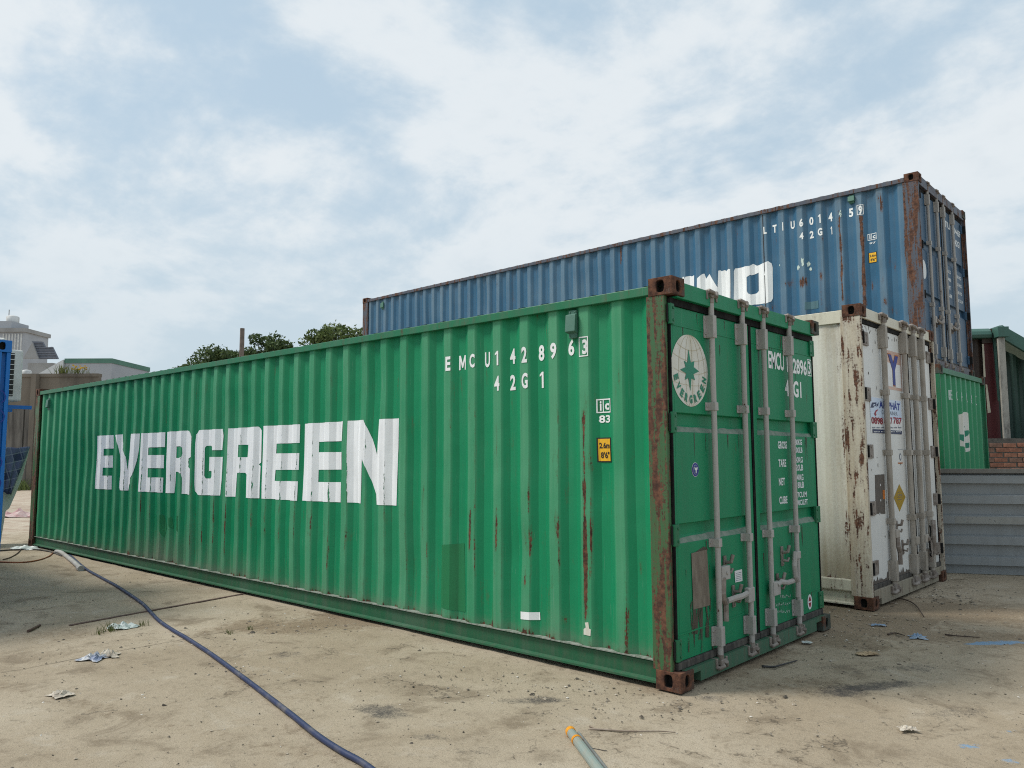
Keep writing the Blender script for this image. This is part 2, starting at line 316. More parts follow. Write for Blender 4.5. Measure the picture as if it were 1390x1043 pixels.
# ------------------------------------------------------------------ flat print: glyphs and polygons laid on a surface
_gc = {}
def glyphs(text, bold=0.02):
    key = (text, bold)
    if key not in _gc:
        cu = bpy.data.curves.new('glyph', 'FONT'); cu.body = text; cu.size = 1; cu.offset = bold; cu.resolution_u = 3; cu.fill_mode = 'BOTH'
        ob = bpy.data.objects.new('glyph', cu); COL.objects.link(ob)
        me = ob.to_mesh()
        v = np.array([tuple(p.co)[:2] for p in me.vertices]); f = [tuple(p.vertices) for p in me.polygons]
        ob.to_mesh_clear(); bpy.data.objects.remove(ob); bpy.data.curves.remove(cu)
        _gc[key] = (v, f)
    return _gc[key]
class Print:
    """collects 2-D shapes (u, v); build() lays them on a surface through f(u, v, offset)"""
    def __init__(s): s.items = []
    def poly(s, pts, mat, layer=0, holes=()):
        if holes:                                                   # curve fill copes with holes
            cu = bpy.data.curves.new('glyph', 'CURVE'); cu.dimensions = '2D'; cu.fill_mode = 'BOTH'
            for lp in [pts]+list(holes):
                sp = cu.splines.new('POLY'); sp.points.add(len(lp)-1); sp.use_cyclic_u = True
                for p, q in zip(sp.points, lp): p.co = (q[0], q[1], 0, 1)
            ob = bpy.data.objects.new('glyph', cu); COL.objects.link(ob); me = ob.to_mesh()
            v = [tuple(p.co)[:2] for p in me.vertices]; f = [tuple(p.vertices) for p in me.polygons]
            ob.to_mesh_clear(); bpy.data.objects.remove(ob); bpy.data.curves.remove(cu)
            s.items.append((v, f, mat, layer)); return s
        lp = [Vector((p[0], p[1], 0)) for p in pts]
        s.items.append(([tuple(p)[:2] for p in pts], [tuple(t) for t in tessellate_polygon([lp])], mat, layer)); return s
    def rect(s, u0, u1, v0, v1, mat, layer=0): return s.poly([(u0, v0), (u1, v0), (u1, v1), (u0, v1)], mat, layer)
    def frame(s, u0, u1, v0, v1, w, mat, layer=0):
        return s.poly([(u0, v0), (u1, v0), (u1, v1), (u0, v1)], mat, layer, [[(u0+w, v0+w), (u1-w, v0+w), (u1-w, v1-w), (u0+w, v1-w)]])
    def disc(s, u, v, ru, rv, mat, layer=0, n=28): return s.poly([(u+ru*math.cos(2*math.pi*k/n), v+rv*math.sin(2*math.pi*k/n)) for k in range(n)], mat, layer)
    def text(s, t, u0, u1, v0, v1, mat, layer=0, bold=0.02, xf=None):
        if t == '1' and not xf:
            w, h = u1-u0, v1-v0
            return s.poly([(u0+w*.52, v0), (u1, v0), (u1, v1), (u0+w*.60, v1), (u0, v0+h*.83), (u0, v0+h*.70), (u0+w*.52, v0+h*.80)], mat, layer)
        if t == 'M' and not xf:
            return s.poly([(u0+(u1-u0)*a, v0+(v1-v0)*b) for a, b in ((0, 0), (0, 1), (.24, 1), (.5, .45), (.76, 1), (1, 1), (1, 0), (.80, 0), (.80, .62), (.57, .14), (.43, .14), (.20, .62), (.20, 0))], mat, layer)
        v, f = glyphs(t, bold); lo = v.min(0); hi = v.max(0)
        w = (v-lo)/np.maximum(hi-lo, 1e-6)*np.array([u1-u0, v1-v0])+np.array([u0, v0])
        if xf: w = np.array([xf(*p) for p in w])
        s.items.append(([tuple(p) for p in w], f, mat, layer)); return s
    def build(s, name, f, parent, breaks=None, step=0.0015, base=0.002, label=None, split=None):
        if split is None: split = name in ('lettering', 'stain', 'repainted_patch', 'paint_remnant', 'marking')
        if split and len(s.items) > 1:
            nm = 'letter' if name == 'lettering' else name
            for it in s.items:
                p = Print(); p.items = [it]; p.build(nm, f, parent, breaks, step, base, label, False)
            return None
        mb = MB()
        for v, fs, mat, layer in s.items:
            bm = bmesh.new(); bv = [bm.verts.new((p[0], p[1], 0)) for p in v]
            for q in fs:
                try: bm.faces.new([bv[i] for i in q])
                except ValueError: pass
            if breaks:
                us = [p[0] for p in v]
                for bk in breaks:
                    if bk is not None and min(us) < bk < max(us):
                        bmesh.ops.bisect_plane(bm, geom=bm.verts[:]+bm.edges[:]+bm.faces[:], plane_co=(bk, 0, 0), plane_no=(1, 0, 0))
                vv = [p[1] for p in v]; k_ = math.floor(min(vv)/0.06)+1
                while k_*0.06 < max(vv):
                    bmesh.ops.bisect_plane(bm, geom=bm.verts[:]+bm.edges[:]+bm.faces[:], plane_co=(0, k_*0.06, 0), plane_no=(0, 1, 0)); k_ += 1
            bm.verts.index_update()
            mb.add([f(p.co.x, p.co.y, base+step*layer) for p in bm.verts], [tuple(q.index for q in fc.verts) for fc in bm.faces], mat); bm.free()
        o = mb.build(name, None, parent)
        if label: o['label'] = label
        return o

# ------------------------------------------------------------------ containers
W_C = 2.438
def prof(u, phase, pitch=PITCH_C, depth=0.036):
    k = pitch/PITCH_C; t = (u-phase) % pitch
    a, b, c = 0.072*k, 0.140*k, 0.211*k
    if t < a: return 0.
    if t < b: return depth*(t-a)/(b-a)
    if t < c: return depth
    return depth*(pitch-t)/(pitch-c)
def prof_breaks(u0, u1, phase, pitch=PITCH_C):
    k = pitch/PITCH_C; out = [u0]; n = math.floor((u0-phase)/pitch)
    while True:
        base = phase+n*pitch
        for e in (0, 0.072*k, 0.140*k, 0.211*k):
            if u0+0.004 < base+e < u1-0.004: out.append(base+e)
        if base > u1: break
        n += 1
    return out+[u1]
DENTS = [(-1.35, 0.75, .16, .022), (-2.6, 0.42, .22, .020), (-4.3, 0.62, .25, -.012), (-5.4, 1.95, .3, .016), (-7.3, 0.55, .3, .024), (-9.9, 1.4, .3, .020), (-3.1, 2.1, .2, .014), (-0.62, 1.25, .10, .014), (-8.2, 2.0, .25, .018), (-10.8, 0.6, .25, .022), (-6.3, 0.36, .2, .02)]
def dent_at(U, Z, z0, z1, dent, seed=0):
    loc = 0
    if dent > 0.008:
        for u, z, r, a in DENTS: loc = loc+a*np.exp(-((U-u)/r)**2-((Z-z)/(r*1.4))**2)
    return loc+dent*((fbm(U*0.9, Z*1.3, seed)-0.47)*2+(fbm(U*3.1, Z*2.2, seed+5)-0.47)*0.7)*sstep(Z, z0, z0+0.3)*sstep(-Z, -z1, -z1+0.3)
def corrugated(name, mat, parent, u0, u1, z0, z1, place, phase, pitch=PITCH_C, depth=0.036, nz=1, sub=1, rust=None, grime=None, dent=0.0, seed=0):
    br = prof_breaks(u0, u1, phase, pitch); us = []
    for a, b in zip(br[:-1], br[1:]): us += [a+(b-a)*k/sub for k in range(sub)]
    us.append(br[-1]); zs = np.linspace(z0, z1, nz+1); nu = len(us)
    U, Z = np.meshgrid(np.array(us), zs); U = U.ravel(); Z = Z.ravel()
    D = np.array([prof(u, phase, pitch, depth) for u in us]); D = np.tile(D, nz+1); D0 = D
    if dent: D = D+dent_at(U, Z, z0, z1, dent, seed)
    v = [place(u, d, z) for u, d, z in zip(U, D, Z)]
    f = [(j*nu+i, j*nu+i+1, (j+1)*nu+i+1, (j+1)*nu+i) for j in range(nz) for i in range(nu-1)]
    me = bpy.data.meshes.new(name); me.from_pydata(v, [], f); me.materials.append(mat); me.update()
    attr(me, 'fade_rib_light', (D0 < 0.0005).astype(float))  # outer flats painted paler, part chalking, part painted light on the ribs
    if rust is not None: attr(me, 'rust', rust(U, Z))
    if grime is not None: attr(me, 'grime', grime(U, Z))
    return link(name, me, parent)
_cast = {}
def casting_mesh(mat):
    if mat.name in _cast: return _cast[mat.name]
    mb = MB(); hx, hy, hz = 0.089, 0.081, 0.059
    def hole_face(ax, sgn, a, b, ra, rb):
        # rectangle +-a, +-b with an oval hole +-ra, +-rb; recess behind it
        n = 16; half = {0: hx, 1: hy, 2: hz}[ax]
        def P(p, q, d):
            c = [0, 0, 0]; i, j = [k for k in (0, 1, 2) if k != ax]; c[i] = p; c[j] = q; c[ax] = sgn*(half-d); return tuple(c)
        ring, outer = [], []
        for k in range(n):
            t = 2*math.pi*(k+0.0)/n; ct, st = math.cos(t), math.sin(t); e = 0.62
            ring.append((ra*math.copysign(abs(ct)**e, ct), rb*math.copysign(abs(st)**e, st)))
            m = max(abs(ct), abs(st)); outer.append((a*ct/m, b*st/m))
        vs_ = [P(*p, 0) for p in outer]+[P(*p, 0) for p in ring]+[P(*p, 0.012) for p in ring]
        mb.add(vs_, [(k, (k+1) % n, n+(k+1) % n, n+k) for k in range(n)]+[(n+k, n+(k+1) % n, 2*n+(k+1) % n, 2*n+k) for k in range(n)], mat)
        mb.add([P(*p, 0.012) for p in ring]+[P(p[0]*0.95, p[1]*0.95, 0.06) for p in ring], [(k, (k+1) % n, n+(k+1) % n, n+k) for k in range(n)]+[tuple(n+k for k in range(n))], M['black'])
    for sgn in (-1, 1):
        hole_face(1, sgn, hx, hz, 0.030, 0.040); hole_face(0, sgn, hy, hz, 0.026, 0.038); hole_face(2, sgn, hx, hy, 0.058, 0.030)
    o = mb.build('corner_casting', None, None); me = o.data; bpy.data.objects.remove(o)
    bm = bmesh.new(); bm.from_mesh(me); bmesh.ops.remove_doubles(bm, verts=bm.verts, dist=0.0004); bm.to_mesh(me); bm.free()
    _cast[mat.name] = me; return me

def to_local(c, px, py, axis, val):
    """the point of container c's local plane axis = val that the pixel of the photograph looks at"""
    mi = c.matrix_world_inv; o, d = ray(px, py)
    o = mi @ Vector(o); d = mi.to_3x3() @ Vector(d)
    t = (val-o[axis])/d[axis]; return o+d*t

class Box: pass
def container(name, label, loc, rz, length, height, mt, phase, end='doors', group=None, side_rust=None, side_grime=None, nz=40, doors=None, detail=True, corr_side=True):
    C = Box(); root = C.root = thing(name, label, 'container', loc, rz, group)
    C.matrix_world_inv = (Matrix.Translation(loc) @ Matrix.Rotation(rz, 4, 'Z')).inverted()
    H, Ln = height, length; C.H = H; C.phase = phase
    for ix, x in enumerate((-0.089, -Ln+0.089)):
        for iy, y in enumerate((0.081, W_C-0.081)):
            for z in (0.059, H-0.059):
                link('corner_casting', casting_mesh(mt['casting2'] if iy else mt['casting']), root, 0.004, (x, y, z))
            # corner post: an L profile between the castings
            s = 1 if ix == 0 else -1; e = 0 if ix == 0 else -Ln
            def X(q): return e - s*q
            def Y(q): return q if iy == 0 else W_C-q
            i_ = mt.get('post_in', 0.005) if ix == 0 else 0.005
            pr = [(X(i_), Y(0.005)), (X(0.20), Y(0.005)), (X(0.20), Y(0.03)), (X(0.165), Y(0.066)), (X(0.12), Y(0.07)), (X(0.12), Y(0.082)), (X(i_+0.045), Y(0.082)), (X(i_+0.045), Y(0.040)), (X(i_), Y(0.040))]
            MB().prism(pr, 2, 0.117, H-0.117).build('corner_post', mt['post'] if (ix == 0 or detail) else mt['frame'], root, 0.006)
    for iy in (0, 1):
        def Y(q): return q if iy == 0 else W_C-q
        ya, yb = sorted((Y(0.008), Y(0.07)))
        MB().box(-Ln+0.179, -0.179, ya, yb, H-mt.get('rail_h', 0.105), H-0.046).build('top_side_rail', mt['frame'], root, 0.004)
        zt = mt.get('brail', 0.166)
        pr = [(Y(0.012), 0.028), (Y(0.085), 0.028), (Y(0.085), zt), (Y(0.06), zt), (Y(0.045), zt-0.02), (Y(0.045), 0.05), (Y(0.012), 0.040)]
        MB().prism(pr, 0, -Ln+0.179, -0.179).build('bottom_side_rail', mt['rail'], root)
        if corr_side:
            # scuffed lip that the wall stands on
            ya, yb = sorted((Y(0.020), Y(0.09))); us_ = np.linspace(-Ln+0.2, -0.2, 90)
            pts = [(u, Y(0.0195+0.005*float(vnoise(np.array([u*2.7]), np.array([3.3]), 5)[0]))) for u in us_]; back = [(us_[-1], Y(0.09)), (us_[0], Y(0.09))]
            MB().prism(pts+back, 2, 0.160, 0.1675).build('wall_lip', M['lip'] if mt.get('lip') else mt['frame'], root)
    y0 = mt.get('wall_y', 0.030)
    if corr_side:
        C.side_f = lambda u, v, off: (u, 0.030+prof(u, phase)+float(dent_at(np.array([u]), np.array([v]), 0.168, H-0.10, 0.011)[0])-off-0.0012, v)
        C.breaks = prof_breaks(-Ln+0.2, -0.2, phase)
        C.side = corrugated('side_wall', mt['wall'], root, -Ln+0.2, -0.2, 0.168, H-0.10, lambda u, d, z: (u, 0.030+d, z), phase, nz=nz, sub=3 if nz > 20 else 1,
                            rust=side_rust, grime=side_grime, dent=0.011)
        corrugated('side_wall', mt['wall'], root, -Ln+0.2, -0.2, 0.168, H-0.10, lambda u, d, z: (u, W_C-0.030-d, z), phase)
    MB().box(-Ln+0.06, -0.13, 0.09, W_C-0.09, 0.10, 0.157).build('floor', M['gasket_dusty'], root)
    # roof with shallow cross corrugation, resting on the rails
    br = prof_breaks(-Ln+0.1, -0.1, 0, 0.22); vs_, fs = [], []
    for k, u in enumerate(br):
        z = H-0.040-prof(u, 0, 0.22, 0.014)
        vs_ += [(u, 0.02, z), (u, W_C-0.02, z)]
        if k: fs.append((2*k-2, 2*k, 2*k+1, 2*k-1))
    MB().add(vs_, fs).build('roof', mt['frame'], root)
    # far end wall
    corrugated('end_wall', mt['wall'], root, 0.06, W_C-0.06, 0.12, H-0.06, lambda u, d, z: (-Ln+0.03+d, u, z), 0.1, 0.25)
    if end == 'wall':
        C.end = corrugated('end_wall', mt['wall'], root, 0.08, W_C-0.08, 0.12, H-0.10, lambda u, d, z: (-0.028-d, u, z), mt.get('end_phase', 0.10), mt.get('end_pitch', 0.25), depth=0.045, nz=20, dent=0.004)
        MB().box(-0.075, -0.008, 0.163, W_C-0.163, H-0.10, H-0.03).build('top_end_rail', mt['frame'], root, 0.004)
        MB().box(-0.075, -0.008, 0.163, W_C-0.163, 0.02, 0.13).build('bottom_end_rail', mt['rail'], root, 0.004)
        return C
    D = doors; zh = D['top']; zs = D['bot']                      # header underside, sill top
    hp = [(0.083, zh), (W_C-0.083, zh), (W_C-0.083, H-0.119), (W_C-0.163, H-0.119), (W_C-0.163, H-0.022), (W_C*0.5, H-0.030), (0.163, H-0.022), (0.163, H-0.119), (0.083, H-0.119)]
    MB().prism(hp, 0, -0.11, -0.012).build('door_header', mt['header'], root, 0.004)
    sp = [(0.083, 0.119), (0.163, 0.119), (0.163, 0.085), (0.27, 0.085), (0.27, 0.022), (W_C-0.27, 0.022), (W_C-0.27, 0.085), (W_C-0.163, 0.085), (W_C-0.163, 0.119), (W_C-0.083, 0.119), (W_C-0.083, zs), (0.083, zs)]
    MB().prism(sp, 0, -0.11, -0.014).build('door_sill', mt['sill'], root, 0.004)
    C.doors = []; fx = D['face']; C.face = fx
    for k, (a, b) in enumerate(D['leaves']):
        g = D['gap']                                             # gasket width
        zb, zt = zs+g, zh-g; a2, b2 = a+0.012, b-0.012
        prf = [(fx, zb)]; th = 0.045
        for (r0, r1) in sorted(D['recess']):
            prf += [(fx, r0), (fx-0.036, r0+0.052), (fx-0.036, r1-0.006), (fx, r1)]
        prf += [(fx, zt), (fx-th-0.03, zt), (fx-th-0.03, zb)]
        st0, st1 = D['stile']
        if k == 1: st0, st1 = st1, st0
        if D['recess']:
            mb = MB(); mb.prism(prf, 1, a2+st0, b2-st1)
            mb.box(fx-th-0.03, fx, a2, a2+st0, zb, zt); mb.box(fx-th-0.03, fx, b2-st1, b2, zb, zt)
        else:
            mb = MB().box(fx-0.075, fx, a2, b2, zb, zt)
        dv = mb.build('door', mt['door'], root, 0.003 if D['recess'] else 0.008)
        if D.get('door_attr'):
            pass
        C.doors.append(dv)
        gk = MB()
        gk.box(fx-0.07, fx+D['gk'], a, b, zt+0.001, zh-0.001); gk.box(fx-0.07, fx+D['gk']*0.6, a, a2-0.001, zb, zt); gk.box(fx-0.07, fx+D['gk']*0.6, b2+0.001, b, zb, zt)
        gk.build('gasket', M['gasket'], dv)
        MB().box(fx-0.07, fx+D['gk']*1.2, a, b, zs+0.001, zb-0.001).build('gasket', M['gasket_dusty'], dv, 0.006)
        if D['recess']:                                          # folded frame edges, seen as fine seams
            for z in D['seams']:
                MB().box(fx, fx+0.004, a2+0.01, b2-0.01, z-0.005, z+0.005).build('seam', mt['door'], dv)
        for y in D['bars'][2*k:2*k+2]:
            bx = D['bar_x']; r = D['bar_r']
            rod = MB().tube([(bx, y, D['bar_z'][0]), (bx, y, D['bar_z'][1])], r, 14, mt['bar'])
            o = rod.build('locking_bar', None, dv, smooth=False)
            for z in D['guides']:
                gb = MB().box(fx, bx+r+0.004, y-r-0.004, y+r+0.004, z-0.028, z+0.028).box(fx, fx+0.008, y-r-0.032, y+r+0.012, z-0.028, z+0.028)
                for yy in (y-r-0.020,): gb.tube([(fx+0.008, yy, z), (fx+0.014, yy, z)], 0.007, 8)
                gb.build('bar_guide', mt['bar'], dv, 0.006)
            for z0_, z1_ in D['covers']:
                gb = MB().box(fx, bx+r+0.006, y-r-0.006, y+r+0.006, z0_, z1_).box(fx, fx+0.010, y-r-0.030, y+r+0.014, z0_, z1_)
                for zz_ in (z0_+0.03, z1_-0.03): gb.tube([(fx+0.010, y-r-0.018, zz_), (fx+0.017, y-r-0.018, zz_)], 0.008, 8)
                gb.build('bar_bracket', mt['bar'], dv, 0.008)
            # cam ends and their keepers
            for z, s in ((D['bar_z'][1], 1), (D['bar_z'][0], -1)):
                cm = MB()
                k2 = r/0.0195
                cm.box(bx-0.028, bx+0.026, y-0.034*k2, y+0.036*k2, z-0.014, z+0.022)
                cm.tube([(bx-0.05, y-0.062*k2, z+0.012*s), (bx+0.018, y-0.046*k2, z+0.030*s), (bx+0.034, y-0.010, z+0.014*s)], 0.016*k2, 8)
                cm.tube([(bx-0.05, y+0.070*k2, z+0.006*s), (bx+0.016, y+0.056*k2, z+0.028*s), (bx+0.034, y+0.014, z-0.008*s)], 0.015*k2, 8)
                cm.box(bx-0.05, bx+0.012, y-0.075*k2, y-0.052*k2, z-0.030, z+0.034); cm.box(bx-0.05, bx+0.012, y+0.054*k2, y+0.078*k2, z-0.034, z+0.028)
                cm.tube([(bx, y, z-0.05*s), (bx, y, z+0.026*s)], r*1.2, 10)
                cm.build('cam_lock', M['galv_dark'], dv, 0.004)
    return C

def hinge(dv, y, z, s, mt, fx, h=0.13, w=0.07, dark=0.0005):
    """door hinge at the outer edge of a leaf: blade on the leaf, knuckle at the post"""
    mb = MB()
    y0_, y1_ = sorted((y, y+s*w))
    mb.box(fx-0.01, fx+0.016, y0_, y1_, z-h/2, z+h/2, mt)
    mb.tube([(fx+0.006, y-s*0.006, z-h/2), (fx+0.006, y-s*0.006, z+h/2)], 0.016, 10, mt)
    if dark:
        yy = sorted((y-s*0.036, y-s*0.012)); mb.box(fx-0.004, dark, yy[0], yy[1], z-h/2+0.01, z+h/2-0.01, M['black'])
    for k in (-1, 1):
        mb.tube([(fx+0.014, y+s*w*0.62, z+k*h*0.3), (fx+0.022, y+s*w*0.62, z+k*h*0.3)], 0.010, 8, mt)
    return mb.build('hinge', None, dv, 0.003)

def lever(dv, pts, mat, r=0.013):
    return MB().tube(pts, r, 8, mat, flat=1.5).build('handle', None, dv, smooth=False)
def catch(dv, fx, y, z, mat, flip=1):
    """the retainer plate that a handle drops into"""
    mb = MB().box(fx, fx+0.012, y-0.018, y+0.018, z-0.075, z+0.075)
    mb.tube([(fx+0.012, y, z+0.03), (fx+0.05, y+0.006*flip, z+0.035), (fx+0.058, y+0.02*flip, z+0.085)], 0.014, 8)
    mb.tube([(fx+0.012, y, z-0.03), (fx+0.045, y+0.012*flip, z-0.035), (fx+0.045, y+0.034*flip, z-0.012)], 0.011, 8)
    mb.tube([(fx+0.01, y, z-0.055), (fx+0.02, y, z-0.055)], 0.011, 8)
    return mb.build('handle_catch', mat, dv, 0.003)

# ------------------------------------------------------------------ the ground: one sheet, finer near the containers
def axis_pts(segs):
    out = [segs[0][0]]
    for a, b, st in segs: out += list(np.linspace(a, b, max(1, int(round((b-a)/st)))+1)[1:])
    return np.array(out)
gx = axis_pts([(-1500, -300, 300), (-300, -60, 40), (-60, -16, 4), (-16, -9, 0.12), (-9, 3.2, 0.035), (3.2, 8, 0.2), (8, 60, 6), (60, 300, 40), (300, 1500, 300)])
gy = axis_pts([(-1500, -300, 300), (-300, -60, 40), (-60, -5, 5), (-5, 3.6, 0.035), (3.6, 8, 0.1), (8, 60, 4), (60, 300, 40), (300, 1500, 300)])
GX, GY = np.meshgrid(gx, gy); X_, Y_ = GX.ravel(), GY.ravel()
near = sstep(-np.maximum(np.abs(X_+5)-9.5, np.abs(Y_-1)-6.5), 0, 1.5)
hgt = near*((fbm(X_*0.8, Y_*0.8, 3)-0.47)*0.018+(fbm(X_*6, Y_*6, 5)-0.47)*0.008+(fbm(X_*14, Y_*14, 8, 2)-0.37)*0.005)-0.006
n1 = fbm(X_*3, Y_*3, 21); n2 = fbm(X_*1.1, Y_*1.1, 31)
def blob(px, py, rx, ry, ang=0.0, soft=0.6, amp=1.0, nk=0.9):
    c = ground_at(px, py); dx, dy = X_-c[0], Y_-c[1]; ca, sa = math.cos(ang), math.sin(ang)
    d = np.sqrt(((dx*ca+dy*sa)/rx)**2+((-dx*sa+dy*ca)/ry)**2)+(n1-0.47)*nk
    return amp*(1-sstep(d, 1-soft, 1.0))
oil = 0
for a in ((515, 965, .24, .18, .3, .95, .72), (575, 1000, .2, .1, .7, .9, .6), (745, 950, .30, .14, .7, .9, .75), (690, 950, .14, .08, .7, .9, .55), (810, 955, .22, .10, .7, .9, .5), (860, 975, .12, .06, .7, .9, .5), (1180, 932, .75, .20, 1.0, .9, .85), (1235, 905, .35, .16, 1.0, .9, .6), (1120, 905, .3, .2, .9, .9, .5),
          (1290, 965, .4, .14, .9, .9, .5), (1150, 912, .2, .12, .7, .9, .5), (970, 945, .2, .12, .7, .9, .6), (385, 888, .28, .2, .4, .9, .55), (320, 890, .2, .14, .4, .9, .45), (1260, 890, .3, .3, 1., .9, .3),
          (500, 905, .3, .12, .2, .9, .25), (640, 1020, .18, .08, .7, .9, .4), (1040, 1000, .3, .2, .7, .9, .25)):
    oil = np.maximum(oil, 1.05*blob(*a, nk=1.5))
bluep = 0
for a in ((1370, 1030, .10, .06, .7, .9, 1.0), (1320, 1010, .16, .08, .7, .9, .8), (1350, 872, .5, .10, .9, .9, 1.0), (1385, 990, .2, .05, .7, .9, .5)):
    bluep = np.maximum(bluep, blob(*a))
soil = 0                                                          # brown loose soil: the band across the slab joint and round the doors
for a in ((560, 830, 1.9, .55, 1.5, .9, .95), (470, 842, 1.6, .7, 1.1, .9, .9), (330, 850, .8, .5, 1.2, .9, .7), (320, 885, .7, .25, .5, .9, .45), (60, 860, .9, .5, .4, .9, .5), (1000, 890, 1.6, .5, 1.55, .8, .85), (1150, 855, 2.6, 1.3, .8, .9, .85), (1240, 825, 2.2, 1.2, .4, .9, .95), (1300, 860, 1.6, .8, .6, .9, .7), (1090, 930, 1.0, .4, .8, .9, .55), (420, 990, .5, .2, .6, .9, .4)):
    soil = np.maximum(soil, blob(*a))
soil = np.maximum(soil, 0.95*sstep(-np.abs(Y_-2.93), -0.9, -0.3)*(X_ < 0.6))
for c_, (dx_, dy_), w_, am in (((0.9, -3.4), (0.52, 0.85), .10, .5), ((1.6, -3.1), (0.52, 0.85), .10, .45), ((-3.0, -2.6), (0.9, 0.28), .09, .35), ((-3.2, -1.9), (0.9, 0.28), .09, .3)):   # wheel marks
    d_ = np.abs((X_-c_[0])*-dy_+(Y_-c_[1])*dx_+0.10*np.sin(((X_-c_[0])*dx_+(Y_-c_[1])*dy_)*0.8)); soil = np.maximum(soil, am*(1-sstep(d_, w_*.5, w_*1.4))*(0.5+n1))
far = sstep(-X_, 13, 17)
me = bpy.data.meshes.new('ground'); nx = len(gx); ny = len(gy)
me.vertices.add(nx*ny); me.vertices.foreach_set('co', np.stack([X_, Y_, hgt], -1).ravel())
jj, ii = np.meshgrid(np.arange(ny-1), np.arange(nx-1), indexing='ij'); q0 = (jj*nx+ii).ravel()
qd = np.stack([q0, q0+1, q0+nx+1, q0+nx], -1).ravel(); nq = len(q0)
me.loops.add(nq*4); me.loops.foreach_set('vertex_index', qd); me.polygons.add(nq)
me.polygons.foreach_set('loop_start', np.arange(nq)*4); me.polygons.foreach_set('use_smooth', np.ones(nq, bool))
me.update(calc_edges=True); me.validate()
for k_, v_ in (('oil', oil), ('bluep', bluep), ('soil', soil), ('far', far)): attr(me, k_, v_)
def ground_mat():
    m, nt, b, out = mat_new('dusty concrete yard'); co = objco(nt)
    A = lambda n: N(nt, 'ShaderNodeAttribute', attribute_name=n).outputs['Fac']
    big = noise(nt, co, 0.55, 6, 0.62, dist=0.6); med = noise(nt, co, 2.6, 7, 0.68, dist=0.5); fin = noise(nt, co, 16, 8, 0.72); gr = noise(nt, co, 90, 5, 0.7)
    grit = noise(nt, co, 240, 3, 0.6)
    c = mix_c(nt, ramp(nt, big, 0.3, 0.7), (0.322, 0.264, 0.188), (0.415, 0.355, 0.268))
    c = mix_c(nt, math_n(nt, 'MULTIPLY', ramp(nt, med, 0.50, 0.68), 0.8), c, (0.200, 0.158, 0.110))
    c = mix_c(nt, math_n(nt, 'MULTIPLY', ramp(nt, med, 0.46, 0.28), 0.65), c, (0.445, 0.395, 0.318))
    c = mix_c(nt, math_n(nt, 'MULTIPLY', ramp(nt, fin, 0.52, 0.72), 0.7), c, (0.20, 0.165, 0.12))
    c = mix_c(nt, math_n(nt, 'MULTIPLY', ramp(nt, gr, 0.55, 0.72), 0.7), c, (0.15, 0.125, 0.095))
    c = mix_c(nt, math_n(nt, 'MULTIPLY', ramp(nt, gr, 0.42, 0.28), 0.5), c, (0.56, 0.51, 0.42))
    c = mix_c(nt, math_n(nt, 'MULTIPLY', ramp(nt, grit, 0.56, 0.70), 0.75), c, (0.11, 0.092, 0.072))
    sn = ramp(nt, math_n(nt, 'ADD', A('soil'), math_n(nt, 'MULTIPLY', math_n(nt, 'SUBTRACT', fin, 0.5), 1.6)), 0.25, 0.8)
    soilc = mix_c(nt, ramp(nt, gr, 0.35, 0.65), (0.27, 0.205, 0.135), (0.135, 0.10, 0.068))
    c = mix_c(nt, math_n(nt, 'MULTIPLY', sn, 0.72), c, soilc)
    on = ramp(nt, math_n(nt, 'ADD', A('oil'), math_n(nt, 'MULTIPLY', math_n(nt, 'SUBTRACT', math_n(nt, 'ADD', math_n(nt, 'MULTIPLY', fin, 0.5), math_n(nt, 'MULTIPLY', gr, 0.5)), 0.5), 2.2)), 0.3, 1.0)
    c = mix_c(nt, math_n(nt, 'MULTIPLY', on, 0.85), c, (0.050, 0.050, 0.052))
    bn = ramp(nt, math_n(nt, 'ADD', A('bluep'), math_n(nt, 'MULTIPLY', math_n(nt, 'SUBTRACT', fin, 0.5), 2.2)), 0.5, 0.9)
    c = mix_c(nt, math_n(nt, 'MULTIPLY', bn, 0.8), c, (0.16, 0.30, 0.46))
    c = mix_c(nt, math_n(nt, 'MULTIPLY', A('far'), 0.6), c, mix_c(nt, ramp(nt, med, 0.4, 0.6), (0.50, 0.45, 0.37), (0.40, 0.30, 0.24)))
    # hairline cracks
    vm = N(nt, 'ShaderNodeMapping'); L(nt, co, vm.inputs[0]); vm.inputs['Rotation'].default_value = (0, 0, 0.5)
    wv = N(nt, 'ShaderNodeVectorMath', operation='ADD'); L(nt, vm.outputs[0], wv.inputs[0])
    wn_ = noise(nt, co, 3.0, 4, 0.6, out=1); L(nt, wn_, wv.inputs[1])
    vo = N(nt, 'ShaderNodeTexVoronoi', feature='DISTANCE_TO_EDGE'); L(nt, wv.outputs[0], vo.inputs['Vector']); vo.inputs['Scale'].default_value = 0.38
    ck = math_n(nt, 'MULTIPLY', ramp(nt, vo.outputs['Distance'], 0.006, 0.0), ramp(nt, med, 0.45, 0.6))
    gs = N(nt, 'ShaderNodeSeparateXYZ'); L(nt, co, gs.inputs[0])
    for axis, pos, st in ((0, -3.72, .75),):             # slab joints filled with dirt
        wob = math_n(nt, 'MULTIPLY', math_n(nt, 'SUBTRACT', med, 0.5), 0.03)
        dj = math_n(nt, 'ABSOLUTE', math_n(nt, 'ADD', math_n(nt, 'SUBTRACT', gs.outputs[axis], pos), wob))
        jf = math_n(nt, 'MULTIPLY', ramp(nt, dj, 0.013, 0.003), ramp(nt, fin, 0.38, 0.58, 0.25, st))
        c = mix_c(nt, jf, c, (0.075, 0.06, 0.045))
    c = mix_c(nt, math_n(nt, 'MULTIPLY', ck, 0.6), c, (0.06, 0.05, 0.04))
    set_in(nt, b.inputs['Base Color'], c); b.inputs['Roughness'].default_value = 0.95; b.inputs['Specular IOR Level'].default_value = 0.2
